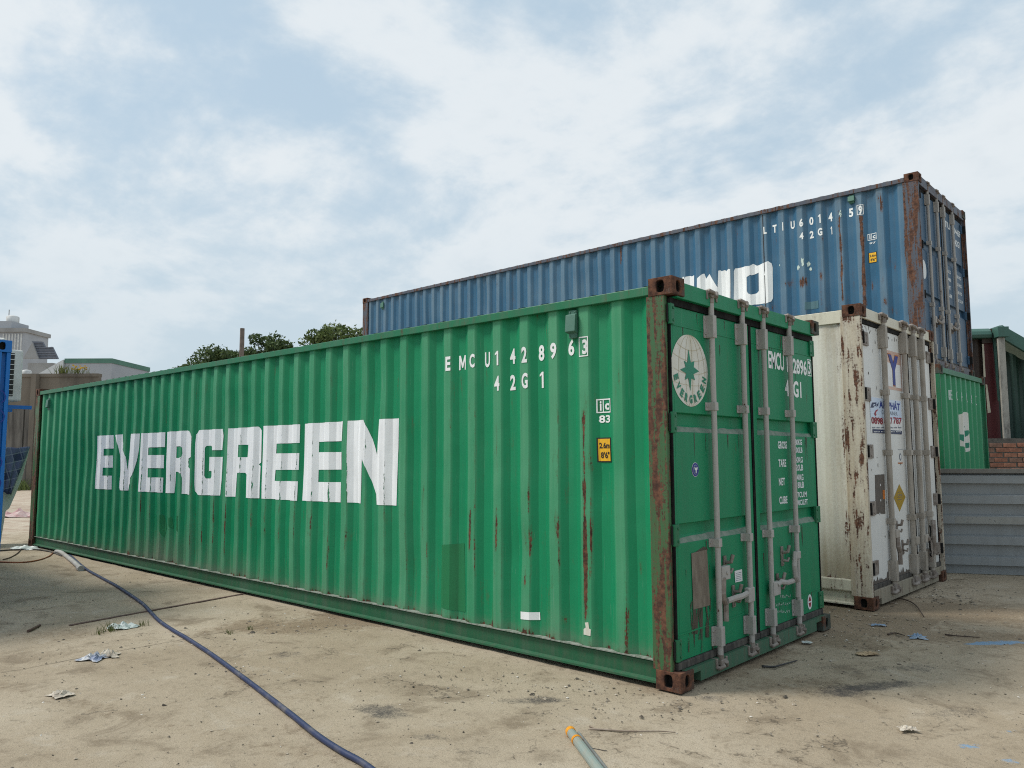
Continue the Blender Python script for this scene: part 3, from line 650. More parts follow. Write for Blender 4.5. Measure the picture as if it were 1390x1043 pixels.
    h = math_n(nt, 'ADD', math_n(nt, 'ADD', math_n(nt, 'MULTIPLY', fin, 0.7), math_n(nt, 'MULTIPLY', gr, 0.45)), math_n(nt, 'MULTIPLY', grit, 0.2))
    h = math_n(nt, 'SUBTRACT', h, math_n(nt, 'MULTIPLY', ck, 0.3))
    bump(nt, b, h, 0.6, 0.018)
    return m
me.materials.append(ground_mat()); ground = structure(link('ground', me))
GZ = -0.006

# ------------------------------------------------------------------ green container in front
def zoomf(x0, y0, s): return lambda x, y: (x0+x/s, y0+y/s)
z1 = zoomf(120, 570, 8.693); z2 = zoomf(250, 565, 8.02); z3 = zoomf(390, 560, 7.725); z7 = zoomf(580, 400, 4.347); z8 = zoomf(550, 640, 3.477)
d2 = zoomf(860, 360, 3.475); d3 = zoomf(860, 640, 3.26); dA = zoomf(950, 720, 5.794); dE = zoomf(900, 440, 8.025); dT = zoomf(1030, 460, 4.35)
def side_xz(px, py, y=0.03):
    o, d = ray(px, py); t = (y-o[1])/d[1]; p = o+d*t; return p[0], p[2]
streaks = []
for px, a, b, w, s in ((794, 650, 850, .017, .72), (753, 636, 745, .011, .56), (757, 770, 845, .010, .45), (574, 660, 735, .012, .5), (638, 690, 748, .010, .5), (673, 668, 750, .010, .45), (848, 728, 885, .016, .5),
                       (792, 560, 650, .010, .5), (751, 570, 640, .008, .45), (673, 570, 620, .008, .4), (712, 670, 705, .010, .35), (765, 838, 848, .03, .7), (672, 772, 785, .03, .6), (685, 760, 764, .02, .5),
                       (640, 818, 826, .02, .6), (675, 825, 832, .02, .5), (810, 838, 846, .03, .45), (712, 776, 800, .016, .42), (719, 778, 820, .014, .38), (606, 825, 832, .018, .5), (845, 876, 880, .03, .6), (865, 760, 790, .014, .45), (823, 692, 702, .01, .5)):
    x, zt_ = side_xz(px, a); x2, zb_ = side_xz(px, b); streaks.append((0.5*(x+x2), zb_, zt_, w, s))
k_ = -40
while True:
    x = PH_G+0.074+k_*PITCH_C
    if x > -0.4: break
    if x > -8.6:
        st = random.uniform(0.24, 0.50) if x > -6.5 else random.uniform(0.15, 0.40)
        streaks.append((x, random.uniform(0.22, 0.7), random.uniform(0.95, 1.25), random.uniform(0.012, 0.02), st))
        if random.random() < 0.5: streaks.append((x, random.uniform(0.9, 1.3), random.uniform(1.4, 1.9), 0.009, st*0.7))
    k_ += 1
for _ in range(60):
    x = random.uniform(-11.5, -0.4); z = 0.2+abs(random.gauss(0, 0.22)); streaks.append((x, z, z+random.uniform(0.01, 0.05), random.uniform(0.01, 0.03), random.uniform(0.25, 0.6)))
def g_rust(U, Z):
    v = np.zeros_like(U)
    for x, a, b, w, s in streaks:
        v = np.maximum(v, 0.92*s*np.exp(-((U-x)/(w*0.8))**2)*sstep(Z, a-0.05, a+0.05)*sstep(-Z, -b-0.05, -b+0.05))
    v = np.maximum(v, 0.35*sstep(-Z, -0.215, -0.175))
    return v
def g_grime(U, Z):
    v = 0.33*sstep(-Z, -0.55, -0.18)*fbm(U*1.5, Z*0.8, 4)*1.6
    v = v+0.55*np.exp(-((U+7.2)/1.7)**2)*sstep(-Z, -0.95, -0.3)*fbm(U*5, Z*0.7, 9)*1.4
    return v+0.22*sstep(-Z, -0.26, -0.18)
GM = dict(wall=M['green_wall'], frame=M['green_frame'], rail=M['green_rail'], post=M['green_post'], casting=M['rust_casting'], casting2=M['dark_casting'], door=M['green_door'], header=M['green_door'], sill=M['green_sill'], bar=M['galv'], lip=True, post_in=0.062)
G0 = Box(); G0.matrix_world_inv = Matrix.Identity(4)
GFX, GBX = -0.055, -0.016
gb_ = [to_local(G0, *d2(x, 400), 0, GBX).y for x in (371, 516, 614, 736)]
GD = dict(top=2.46, bot=0.118, face=GFX, gap=0.048, gk=0.012, leaves=[(0.046, 1.188), (1.196, 2.392)], recess=[(0.885, 1.012), (1.592, 1.720)], stile=(0.035, 0.075), seams=(0.33, 2.29),
          bars=gb_, bar_x=GBX, bar_r=0.0195, bar_z=(0.085, 2.535), guides=(0.862, 1.775), covers=((0.19, 0.315), (2.245, 2.40)))
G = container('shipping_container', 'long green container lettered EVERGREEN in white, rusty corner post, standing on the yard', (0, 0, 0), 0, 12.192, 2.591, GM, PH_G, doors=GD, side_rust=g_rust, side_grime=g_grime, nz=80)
def S(p, y=0.045):                                            # pixel -> (u, v) on the long side
    q = to_local(G, p[0], p[1], 1, y); return (q.x, q.z)
def surf(C, p):
    """the point of the corrugated side that the pixel looks at"""
    mi = C.matrix_world_inv; o, d = ray(*p); o = mi @ Vector(o); d = mi.to_3x3() @ Vector(d)
    t = (0.02-o.y)/d.y
    for _ in range(400):
        q = o+d*t
        if q.y >= 0.028+prof(q.x, C.phase): break
        t += 0.0006/d.y*0.5
    return (q.x, q.z)
def dense(pts, step):
    out = []
    for a, b in zip(pts, pts[1:]+pts[:1]):
        n = max(1, int(math.hypot(a[0]-b[0], a[1]-b[1])/step)); out += [(a[0]+(b[0]-a[0])*k/n, a[1]+(b[1]-a[1])*k/n) for k in range(n)]
    return out
GL = dict(
 e1=[z1(*p) for p in ((105,190),(300,182),(297,340),(178,343),(175,425),(290,422),(286,565),(168,565),(165,660),(276,660),(272,823),(75,815))],
 v=[z1(*p) for p in ((318,180),(405,172),(407,260),(440,440),(460,600),(478,440),(488,330),(497,167),(597,163),(592,330),(570,480),(520,640),(485,760),(470,835),(370,832),(360,800),(378,600),(375,420),(350,300))],
 e2=[z1(*p) for p in ((617,160),(910,148),(903,322),(705,328),(703,418),(893,416),(888,572),(700,570),(697,680),(880,682),(872,860),(590,848))],
 r1=[z1(*p) for p in ((933,145),(1180,128),(1205,150),(1220,200),(1212,440),(1182,488),(1182,515),(1200,580),(1190,885),(1100,875),(1105,690),(1090,640),(1060,615),(1035,615),(1012,865),(905,865))],
 g=[z2(*p) for p in ((165,155),(418,140),(425,215),(410,370),(302,372),(303,335),(285,322),(245,325),(228,345),(218,650),(235,680),(280,680),(295,660),(296,600),(270,598),(275,445),(415,445),(405,700),(390,865),(150,858),(118,820),(113,740),(125,300),(135,200))],
 r2=[z2(*p) for p in ((472,135),(805,115),(840,155),(835,505),(810,525),(830,545),(820,895),(672,890),(675,635),(660,618),(570,618),(555,880),(443,878))],
 e3=[(357,578.7),(407.1,576.2),(406.4,601.4),(375,602.6),(374.5,615.8),(405.9,615.3),(405.2,638),(374,638),(373.3,653),(404.4,653.6),(404,680),(355.2,677)],
 e4=[z3(*p) for p in ((185,120),(580,93),(572,300),(333,310),(330,418),(570,416),(565,600),(327,602),(322,730),(560,733),(555,945),(163,925))],
 n=[z3(*p) for p in ((632,88),(795,78),(880,250),(922,360),(943,450),(960,72),(1168,62),(1145,978),(938,968),(932,860),(900,760),(785,490),(765,955),(612,945))])
GH = dict(r1=[z1(*p) for p in ((1043,315),(1090,312),(1112,330),(1115,400),(1100,440),(1060,455),(1040,450))], r2=[z2(*p) for p in ((578,313),(688,313),(683,448),(575,448))])
for k in GL:
    stp = 12 if k in 'vn' else 1000
    pr = Print(); pr.poly([surf(G, p) for p in dense(GL[k], stp)], M['white_letter'], 0, [[surf(G, p) for p in GH[k]]] if k in GH else [])
    pr.build('letter', G.side_f, G.side, G.breaks)
def code_row(C, rows, zf, plane, mat, axis=1, mapuv=None, bold=0.035):
    pr = Print()
    for ch, x0, x1, yb, yt in rows:
        xm = (x0+x1)/2
        a = to_local(C, *zf(x0, (yb+yt)/2), axis, plane); b = to_local(C, *zf(x1, (yb+yt)/2), axis, plane)
        lo = to_local(C, *zf(xm, yb), axis, plane); hi = to_local(C, *zf(xm, yt), axis, plane)
        i = 0 if axis == 1 else 1
        ua, ub, va, vb = a[i], b[i], lo.z, hi.z
        if axis == 1:
            ua, ub = surf(C, zf(x0, (yb+yt)/2))[0], surf(C, zf(x1, (yb+yt)/2))[0]; va, vb = surf(C, zf(xm, yb))[1], surf(C, zf(xm, yt))[1]
        pr.text(ch, ua, ub, va, vb, mat, 0, bold)
    return pr
pr = code_row(G, [('E',105,135,450,366),('M',187,226,445,360),('C',248,279,432,350),('U',340,369,430,340),('1',398,418,418,333),('4',488,520,410,320),('2',556,588,402,308),('8',658,691,392,298),('9',725,762,380,284),('6',833,868,361,265),('3',914,944,352,264),
                  ('4',394,424,568,480),('2',489,521,565,474),('G',556,592,555,462),('1',664,686,552,456)], z7, 0.045, M['white_code'])
a = S(z7(902, 370)); b = S(z7(956, 246)); pr.frame(a[0], b[0], a[1], b[1], 0.008, M['white_code'])
pr.build('lettering', G.side_f, G.side, G.breaks)
def ic_mark(C, zf, box, num, numbox, plane, mat):
    pr = Print(); P = lambda x, y: (lambda q: (q.x, q.z))(to_local(C, *zf(x, y), 1, plane))
    a = P(box[0], box[3]); b = P(box[1], box[2]); u0, u1, v0, v1 = a[0], b[0], a[1], b[1]; w = (u1-u0)
    pr.frame(u0, u1, v0, v1, w*0.07, mat)
    pr.rect(u0+w*0.40, u0+w*0.46, v0+w*0.07, v1-w*0.07, mat)
    pr.text('i', u0+w*0.19, u0+w*0.31, v0+(v1-v0)*0.17, v1-(v1-v0)*0.15, mat, 0, 0.03); pr.text('c', u0+w*0.54, u0+w*0.86, v0+(v1-v0)*0.2, v1-(v1-v0)*0.32, mat, 0, 0.04)
    a = P(numbox[0], numbox[3]); b = P(numbox[1], numbox[2]); pr.text(num, a[0], b[0], a[1], b[1], mat, 0, 0.03)
    return pr
ic_mark(G, z7, (997, 1081, 612, 700), '83', (1008, 1077, 710, 758), 0.05, M['white_code']).build('lettering', G.side_f, G.side, G.breaks)
def height_sign(C, zf, box, plane, mat):
    P = lambda x, y: (lambda q: (q.x, q.z))(to_local(C, *zf(x, y), 1, plane))
    a = P(box[0], box[3]); b = P(box[1], box[2]); u0, u1, v0, v1 = a[0], b[0], a[1], b[1]; w, h = u1-u0, v1-v0
    pr = Print().rect(u0, u1, v0, v1, M['black_print'], 0).rect(u0+w*.08, u1-w*.08, v0+h*.05, v1-h*.05, mat, 1)
    pr.text('2.6m', u0+w*.14, u1-w*.12, v0+h*.56, v0+h*.80, M['black_print'], 2, 0.03).text("8'6\"", u0+w*.22, u1-w*.16, v0+h*.16, v0+h*.42, M['black_print'], 2, 0.03)
    return pr
height_sign(G, z7, (1000, 1084, 843, 990), 0.05, M['yellow_foil']).build('sticker', G.side_f, G.side, G.breaks, label='yellow height sticker with black border')
Print().poly([S(z8(*p)) for p in ((549, 660), (628, 667), (630, 704), (549, 696))], M['white_foil']).build('sticker', G.side_f, G.side, G.breaks)
Print().poly([S(z8(*p)) for p in ((856, 712), (872, 710), (876, 740), (884, 745), (882, 776), (850, 768), (850, 742), (860, 735))], M['emblem_white']).build('sticker', G.side_f, G.side, G.breaks)
Print().poly([S(p) for p in ((598, 740), (628, 738), (630, 832), (598, 824))], M['dull_paint']).build('repainted_patch', G.side_f, G.side, G.breaks, base=0.0012)
Print().poly([S(p) for p in ((216, 700), (219, 698), (222, 716), (219, 730), (215, 720))], M['dull_paint']).poly([S(p) for p in ((228, 704), (232, 702), (233, 718), (228, 714))], M['dull_paint']).poly([S(p) for p in ((239, 702), (243, 700), (243, 722), (238, 718))], M['dull_paint']).build('repainted_patch', G.side_f, G.side, G.breaks, base=0.0012)
def vent(C, mat, u0, u1, v0, v1):
    mb = MB(); w = u1-u0; h = v1-v0; y = 0.030+0.0
    mb.box(u0+w*.1, u1-w*.1, y-0.006, y+0.04, v0, v1)
    mb.prism([(y-0.006, v0+h*.16), (y-0.040, v0+h*.22), (y-0.030, v1-h*.18), (y-0.006, v1-h*.13)], 0, u0, u1)
    for z in (v0+h*.07, v1-h*.07):
        for u in (u0+w*.25, u1-w*.25): mb.tube([(u, y-0.006, z), (u, y-0.011, z)], 0.006, 8)
    return mb.build('vent', mat, C.root, 0.004)
M['vent_green'] = simple('vent plastic', (0.06, 0.16, 0.12), (0.08, 0.18, 0.14), 0.6, 8)
a = S(z7(817, 258), 0.0); b = S(z7(872, 86), 0.0); vent(G, M['vent_green'], a[0], b[0], a[1], b[1]); vent(G, M['vent_green'], -11.66, -11.56, 2.22, 2.42)
# ---- door end of the green container
def DP(p, x): q = to_local(G, p[0], p[1], 0, x); return (q.y, q.z)
FX = GD['face']; LD, RD = G.doors
door_f = lambda u, v, off: (FX+off, u, v)
def door_recess_f(u, v, off): return (FX+off, u, v)
for z in (2.355, 1.655, 0.945, 0.240):
    hinge(LD, 0.056, z, 1, M['green_frame'], FX, 0.135, 0.035, -0.050)
    hinge(RD, 2.382, z, -1, M['green_frame'], FX, 0.135, 0.06, -0.050)
pr = Print(); c0 = DP(dE(282, 505), FX); Rr = 0.5*(DP(dE(250, 112), FX)[1]-DP(dE(310, 900), FX)[1]); cu = DP(dE(483, 530), FX)[0]-Rr; cv = 0.5*(DP(dE(250, 112), FX)[1]+DP(dE(310, 900), FX)[1]); lim = 0.062
def clipc(pts): return [(max(lim, u), v) for u, v in pts]
circ = []
for k in range(72):
    t = 2*math.pi*k/72; rr_ = Rr*(1+0.004*math.sin(7*t)); u, v = cu+rr_*math.cos(t), cv+rr_*math.sin(t)
    circ.append((max(lim+0.004*math.sin(k*2.1), u), v))
pr.poly(circ, M['emblem_white'], 0)
star = [dE(*p) for p in ((270,275),(297,420),(335,405),(328,470),(385,517),(325,548),(342,612),(303,595),(292,735),(270,590),(232,608),(245,540),(180,498),(240,470),(222,400),(258,425))]
pr.poly([DP(p, FX) for p in star], M['emblem_green'], 2)
def stroke2(pts, w):
    out = []
    P = [np.array(p, float) for p in pts]
    for i, p in enumerate(P):
        d = P[min(i+1, len(P)-1)]-P[max(i-1, 0)]; d = d/max(1e-9, np.linalg.norm(d)); n = np.array([-d[1], d[0]])*w/2
        out.append((p+n, p-n))
    return [tuple(a) for a, b in out]+[tuple(b) for a, b in reversed(out)]
for fr in (-0.62, -0.25, 0.12, 0.5, 0.8):                          # meridians and parallels of the globe
    pts = [(cu+Rr*fr*math.cos(t), cv+Rr*math.sin(t)*0.995) for t in np.linspace(-1.45, 1.5, 22)]
    pts = [p for p in pts if p[0] > lim+0.006]
    pr.poly(stroke2(pts, 0.0035), M['emblem_tan'], 1)
for fr in (-0.35, 0.05, 0.42, 0.72):
    hw = math.sqrt(1-fr*fr); pts = [(cu+Rr*hw*q, cv+Rr*(fr-0.16*(1-q*q)*(1 if fr > 0 else .4))) for q in np.linspace(-0.97, 0.97, 20)]
    pts = [p for p in pts if p[0] > lim+0.006]
    if len(pts) > 3: pr.poly(stroke2(pts, 0.0035), M['emblem_tan'], 1)
for ch, an in zip('EVERGREEN', (197, 216, 234, 252, 270, 288, 306, 325, 344)):
    t = R(an); rm = Rr*0.80; oc = (cu+rm*math.cos(t), cv+rm*math.sin(t)); up = (-math.cos(t), -math.sin(t)); rt = (up[1], -up[0])
    def xf(x, y, oc=oc, up=up, rt=rt): return (max(lim+0.001, oc[0]+rt[0]*x+up[0]*y), oc[1]+rt[1]*x+up[1]*y)
    pr.text(ch, -0.019, 0.019, -0.028, 0.028, M['emblem_green'], 2, 0.05, xf)
pr.build('emblem', door_f, LD, label='round white globe emblem with green star and curved lettering')
q = DP(d2(290, 965), FX); Print().disc(*q, .047, .047, M['white_print'], 0).disc(*q, .044, .044, M['blue_print'], 1).disc(*q, .031, .031, M['white_print'], 2).disc(*q, .029, .029, M['blue_print'], 3).poly([(q[0]+a*.028, q[1]+b*.028) for a, b in ((0, .75), (.25, .35), (.8, .7), (.6, .0), (.25, -.15), (.2, -.8), (-.2, -.8), (-.25, -.15), (-.6, 0), (-.8, .7), (-.25, .35))], M['white_print'], 4).build('sticker', door_f, LD, label='small round blue sticker with white bird shape')
plq = [DP(d3(*p), FX) for p in ((253, 362), (322, 346), (336, 592), (262, 612))]
Print().poly(plq, M['plate'], 2).build('data_plate', door_f, LD, label='tarnished brown data plate')
pr = Print()
for pts in (((253, 372), (290, 345), (310, 332), (326, 340), (328, 350), (322, 348), (253, 366)), ((250, 590), (262, 560), (268, 612), (285, 612), (282, 720), (256, 720)), ((285, 600), (305, 598), (303, 745), (286, 745)), ((318, 594), (340, 560), (342, 600), (334, 735), (316, 735)), ((240, 716), (246, 715), (244, 800), (240, 800)), ((296, 745), (302, 745), (300, 800), (297, 800)), ((345, 700), (352, 699), (350, 790), (346, 790)), ((366, 694), (370, 694), (369, 760), (367, 760))):
    pr.poly([DP(d3(*p), FX) for p in pts], M['stain'], len(pr.items)*0.5)
pr.build('stain', door_f, LD)
pr = Print().poly([DP(d3(*p), FX) for p in ((445, 441), (478, 433), (480, 485), (448, 492))], M['white_print'], 1)
for k in range(5): pr.poly([DP(d3(450, 452+8*k-1), FX), DP(d3(474, 446+8*k-1), FX), DP(d3(474, 448+8*k-1), FX), DP(d3(450, 454+8*k-1), FX)], M['grey_print'], 2)
pr.build('sticker', door_f, LD)
def rectp(x0, x1, yt, yb, zf, pl):
    a = DP(zf(x0, (yt+yb)/2), pl); b = DP(zf(x1, (yt+yb)/2), pl); lo = DP(zf((x0+x1)/2, yb), pl); hi = DP(zf((x0+x1)/2, yt), pl); return a[0], b[0], lo[1], hi[1]
pr = Print()
for t_, x0, x1, yt, yb in (('EMCU', 635, 708, 411, 493), ('142896', 722, 815, 442, 515), ('42G1', 713, 790, 545, 623)): pr.text(t_, *rectp(x0, x1, yt, yb, d2, FX), M['white_code'], 0, 0.03)
r_ = rectp(819, 837, 446, 524, d2, FX); pr.frame(*r_, 0.007, M['white_code']); pr.text('3', r_[0]+0.014, r_[1]-0.014, r_[2]+0.014, r_[3]-0.014, M['white_code'], 0, 0.03)
pr.build('lettering', door_f, RD)
pr = Print()
for t_, x0, x1, yt, yb in (('GROSS', 111, 165, 605, 650), ('TARE', 115, 160, 712, 757), ('NET', 117, 153, 822, 866), ('CUBE', 120, 168, 930, 975), ('30480KG', 188, 253, 594, 628), ('67200LB', 190, 256, 640, 675), ('3640KG', 193, 258, 697, 733), ('8020LB', 195, 260, 743, 780),
                         ('26840KG', 198, 262, 800, 838), ('59180LB', 200, 265, 845, 884), ('67.7CU.M', 203, 282, 904, 938), ('2390CU.FT', 205, 288, 950, 984)):
    pr.text(t_, *rectp(x0, x1, yt, yb, dT, FX), M['white_old'], 0, 0.03)
pr.build('lettering', door_f, RD)
q = DP(dA(863, 563), FX); Print().disc(q[0], q[1], .045, .06, M['white_print'], 0).poly([(q[0]-.026, q[1]+.006), (q[0]+.026, q[1]+.006), (q[0]+.012, q[1]+.036), (q[0], q[1]+.044), (q[0]-.012, q[1]+.036)], M['red_print'], 1).poly([(q[0]-.026, q[1]-.006), (q[0]+.026, q[1]-.006), (q[0]+.012, q[1]-.036), (q[0], q[1]-.044), (q[0]-.012, q[1]-.036)], M['red_print'], 1).build('sticker', door_f, RD, label='white oval sticker with red diamond')
pr = Print(); rs = random.Random(3)
for x0, x1, y0_ in ((628, 712, 520), (592, 708, 585), (600, 704, 640)):   # chalk scribbles
    x = x0
    while x < x1:
        w_ = rs.uniform(6, 14); pts = [DP(dA(x+rs.uniform(-1, 1)+w_*k/4, y0_-(x-x0)*0.06+rs.uniform(-15, 15)), FX) for k in range(5)]
        pr.poly(stroke2(pts, 0.0045), M['white_faint'], 0); x += w_+5
pr.build('chalk_scribble', door_f, RD)
BX = GD['bar_x']
def DX(x, y, d): q = to_local(G, *dA(x, y), 0, d); return (d, q.y, q.z)
# left leaf: handle of the outer bar hangs down, handle of the inner bar is shut across
h = DX(200, 330, BX); MB().box(BX-0.012, BX+0.024, GD['bars'][0]+0.012, h[1]+0.03, h[2]-0.045, h[2]+0.045).tube([(BX+0.024, h[1]-0.02, h[2]), (BX+0.032, h[1]-0.02, h[2])], 0.012, 8).build('handle_hub', M['galv'], LD, 0.005)
catch(LD, FX, DX(222, 290, FX+0.03)[1], DX(222, 290, FX+0.03)[2], M['galv_dark'])
lever(LD, [DX(185, 372, BX+0.02), DX(184, 500, BX+0.02), DX(188, 545, BX+0.015), DX(203, 585, BX+0.01), DX(206, 715, BX+0.01)], M['galv_dark'], 0.013)
h = DX(385, 505, BX); MB().box(BX-0.012, BX+0.024, h[1]-0.045, GD['bars'][1]+0.022, h[2]-0.05, h[2]+0.05).build('handle_hub', M['galv'], LD, 0.005)
catch(LD, FX, DX(280, 520, FX+0.02)[1], DX(280, 520, FX+0.02)[2], M['galv_dark'])
lever(LD, [DX(372, 497, BX+0.02), DX(330, 520, BX+0.03), DX(290, 530, BX+0.02), DX(217, 556, BX+0.015)], M['galv'], 0.014)
# right leaf
h = DX(600, 452, BX); MB().box(BX-0.012, BX+0.024, GD['bars'][2]-0.01, h[1]+0.03, h[2]-0.05, h[2]+0.05).build('handle_hub', M['galv'], RD, 0.005)
catch(RD, FX, DX(625, 420, FX+0.02)[1], DX(625, 420, FX+0.02)[2], M['galv_dark'])
catch(RD, FX, DX(660, 205, FX+0.02)[1], DX(660, 205, FX+0.02)[2], M['galv_dark'])
lever(RD, [DX(612, 430, BX+0.02), DX(640, 405, BX+0.03), DX(690, 412, BX+0.02), DX(742, 395, BX+0.01)], M['galv'], 0.013)
MB().box(BX-0.012, BX+0.024, GD['bars'][3]-0.045, GD['bars'][3]+0.022, DX(750, 225, BX)[2], DX(750, 165, BX)[2]).build('handle_hub', M['galv'], RD, 0.005)
lever(RD, [DX(752, 170, BX+0.03), DX(745, 280, BX+0.032), DX(755, 365, BX+0.03), DX(772, 405, BX+0.03), DX(772, 525, BX+0.028)], M['galv'], 0.013)
rs = random.Random(21)
for dv, (a, b) in zip((LD, RD), GD['leaves']):                       # thin dirt runs below seams and brackets
    for k in range(26):
        u = rs.uniform(a+.04, b-.04); z_ = rs.choice((2.29, 2.40, 1.59, 1.59, 0.88, 0.88, 0.33, 0.72, 2.22)); ln_ = rs.uniform(.05, .22); w_ = rs.uniform(.003, .009)
        if z_-ln_ < 0.18: ln_ = z_-0.19
        Print().poly([(u-w_, z_), (u+w_, z_), (u+w_*.6, z_-ln_*.6), (u, z_-ln_), (u-w_*.5, z_-ln_*.55)], M['stain']).build('stain', door_f, dv, base=0.0011+0.00003*k)
# worn, dusty lower slope of the pressed grooves
for dv, (a, b), st in ((LD, GD['leaves'][0], (0.047, 0.087)), (RD, GD['leaves'][1], (0.087, 0.047))):
    for r0, r1 in GD['recess']:
        def slope_f(u, v, off, r0=r0): t = min(1, (v-r0)/0.052); return (FX-0.036*t+off*0.8, u, v+off*0.5)
        n_ = 24; us = np.linspace(a+st[0]+0.004, b-st[1]-0.004, n_)
        up_ = [(u, r0+0.046-0.018*vnoise(np.array([u*9]), np.array([r0*5]), 3)[0]) for u in us]; lo_ = [(u, r0+0.003) for u in us]
        Print().poly(lo_+up_[::-1], M['chalk']).build('scuff', slope_f, dv, None, base=0.0012)

# ------------------------------------------------------------------ white refrigerated container behind it
WM = dict(wall=M['cream_wall'], frame=M['cream_frame'], rail=M['cream_frame'], post=M['cream_post'], casting=M['rust_casting'], casting2=M['rust_casting'], door=M['white_door'], header=M['cream_frame'], sill=M['white_sill'], bar=M['reef_bar'], rail_h=0.17, brail=0.15)
w4 = zoomf(1070, 390, 4.174); w5 = zoomf(1070, 600, 4.0125); w6 = zoomf(1170, 530, 14.9)
W0 = Box(); W0.matrix_world_inv = (Matrix.Translation((0.03, 3.423, 0)) @ Matrix.Rotation(-0.012, 4, 'Z')).inverted()
WFX, WBX = -0.045, -0.005
wb = [to_local(W0, *w4(x, 600), 0, WBX).y for x in (553, 668, 720, 766)]
WD = dict(top=2.765, bot=0.17, face=WFX, gap=0.045, gk=0.012, leaves=[(0.083, 1.515), (1.525, 2.355)], recess=[], stile=(0.05, 0.05), seams=(),
          bars=wb, bar_x=WBX, bar_r=0.027, bar_z=(0.125, 2.83), guides=(2.07, 1.465, 0.785), covers=((0.20, 0.40), (2.52, 2.75)))
Wc = container('refrigerated_container', 'cream white refrigerated container with rust-streaked post, behind the lettered green container', (0.03, 3.423, 0), -0.012, 12.192, 2.896, WM, 0.0, doors=WD, corr_side=False)
def w_rust(U, Z): return 0.42*np.exp(-((U+0.23)/0.03)**2)+0.32*np.exp(-((Z-2.72)/0.035)**2)*fbm(U*3, Z*3, 2)*2+0.3*sstep(-Z, -0.33, -0.27)
def w_grime(U, Z): return 0.75*fbm(U*9, Z*0.5, 6)*sstep(U, -0.8, -0.2)+0.35*sstep(-Z, -0.8, -0.3)+0.3*sstep(Z, 2.3, 2.74)*fbm(U*9, Z*.7, 3)
Wc.side = corrugated('side_wall', M['cream_wall'], Wc.root, -12.0, -0.16, 0.268, 2.74, lambda u, d, z: (u, 0.024+d, z), -0.2, 0.20, depth=0.007, nz=50, sub=2, rust=w_rust, grime=w_grime, dent=0.004)
corrugated('side_wall', M['cream_wall'], Wc.root, -12.0, -0.16, 0.268, 2.74, lambda u, d, z: (u, W_C-0.024-d, z), -0.2, 0.20, depth=0.007)
for ya, yb in ((0.012, 0.08), (W_C-0.08, W_C-0.012)):
    MB().box(-12.0, -0.165, ya, yb, 0.152, 0.266).build('lower_band', M['cream_frame'], Wc.root, 0.012)
for z in (2.575, 2.03, 1.475, 0.93, 0.37):
    hinge(Wc.doors[0], 0.108, z, 1, M['galv_dark'], WFX, 0.135, 0.17, -0.003); hinge(Wc.doors[1], 2.325, z, -1, M['galv_dark'], WFX, 0.135, 0.10)
def WP(p): q = to_local(Wc, p[0], p[1], 0, WFX); return (q.y, q.z)
def wrect(x0, x1, yt, yb, zf):
    a = WP(zf(x0, (yt+yb)/2)); b = WP(zf(x1, (yt+yb)/2)); lo = WP(zf((x0+x1)/2, yb)); hi = WP(zf((x0+x1)/2, yt)); return a[0], b[0], lo[1], hi[1]
wdoor_f = lambda u, v, off: (WFX+off, u, v)
u0, u1, v0, v1 = wrect(545, 642, 366, 582, w4); pr = Print().rect(u0, u1, v0, v1, M['pink_foil'], 0).rect(u0+.05, u1-.05, v0+.03, v1-.13, M['white_print'], 1)
r_ = wrect(566, 622, 388, 556, w4); pr.text('Y', r_[0]-.012, r_[1]+.012, r_[2]-.012, r_[3]+.012, M['orange_print'], 2, 0.05); pr.text('Y', *r_, M['blue_print'], 3, 0.05)
pr.build('poster', wdoor_f, Wc.doors[0], label='pinkish sheet with large blue Y')
u0, u1, v0, v1 = wrect(165, 800, 170, 880, w6); vm_ = v0+(v1-v0)*0.42
pr = Print().rect(u0, u1, v0, v1, M['white_print'], 0).rect(u0+.006, u1-.006, vm_, v1-.006, M['pale_blue'], 1)
for t_, x0, x1, yt, yb, mm, bo in (('AN PHÁT', 340, 755, 205, 385, 'blue_print', 0.035), ('CONTAINER', 390, 710, 420, 500, 'grey_print', 0.0), ('0898 4', 185, 500, 550, 690, 'red_print', 0.03), ('7', 568, 608, 550, 688, 'red_print', 0.03), ('787', 628, 795, 550, 685, 'red_print', 0.03)):
    pr.text(t_, *wrect(x0, x1, yt, yb, w6), M[mm], 2, bo)
for k in range(34):
    x = 200+k*17.5
    if k % 5 != 4: pr.rect(*wrect(x, x+11, 740+(k % 3)*4, 768, w6), M['grey_print'], 2)
pr.rect(*wrect(208, 797, 803, 876, w6), M['navy_print'], 2)
for k in range(22):
    x = 228+k*25
    if k % 6 != 5: pr.rect(*wrect(x, x+16, 828+(k % 2)*4, 848, w6), M['white_print'], 3)
pr.poly([WP(w6(*p)) for p in ((165, 352), (195, 248), (285, 245), (275, 320), (232, 325), (225, 352))], M['navy_print'], 2).poly([WP(w6(*p)) for p in ((210, 318), (222, 282), (258, 280), (250, 305), (222, 310))], M['pale_blue'], 3)
pr.poly([WP(w6(*p)) for p in ((278, 300), (330, 245), (318, 325), (300, 318), (280, 345), (292, 308))], M['navy_print'], 2)
pr.poly([WP(w6(*p)) for p in ((318, 385), (275, 400), (250, 440), (243, 470), (232, 465), (262, 530), (288, 485), (272, 482), (280, 440), (318, 398))], M['red_print'], 2)
pr.build('sticker', wdoor_f, Wc.doors[0], label='blue and white dealer sticker with red phone number')
pr = Print().poly([WP(w5(*p)) for p in ((471, 180), (523, 176), (528, 392), (476, 392))], M['plate_dark'], 0)
for p in ((500, 235), (502, 318), (497, 392)): q = WP(w5(*p)); pr.disc(*q, .012, .012, M['white_print'], 1, 8)
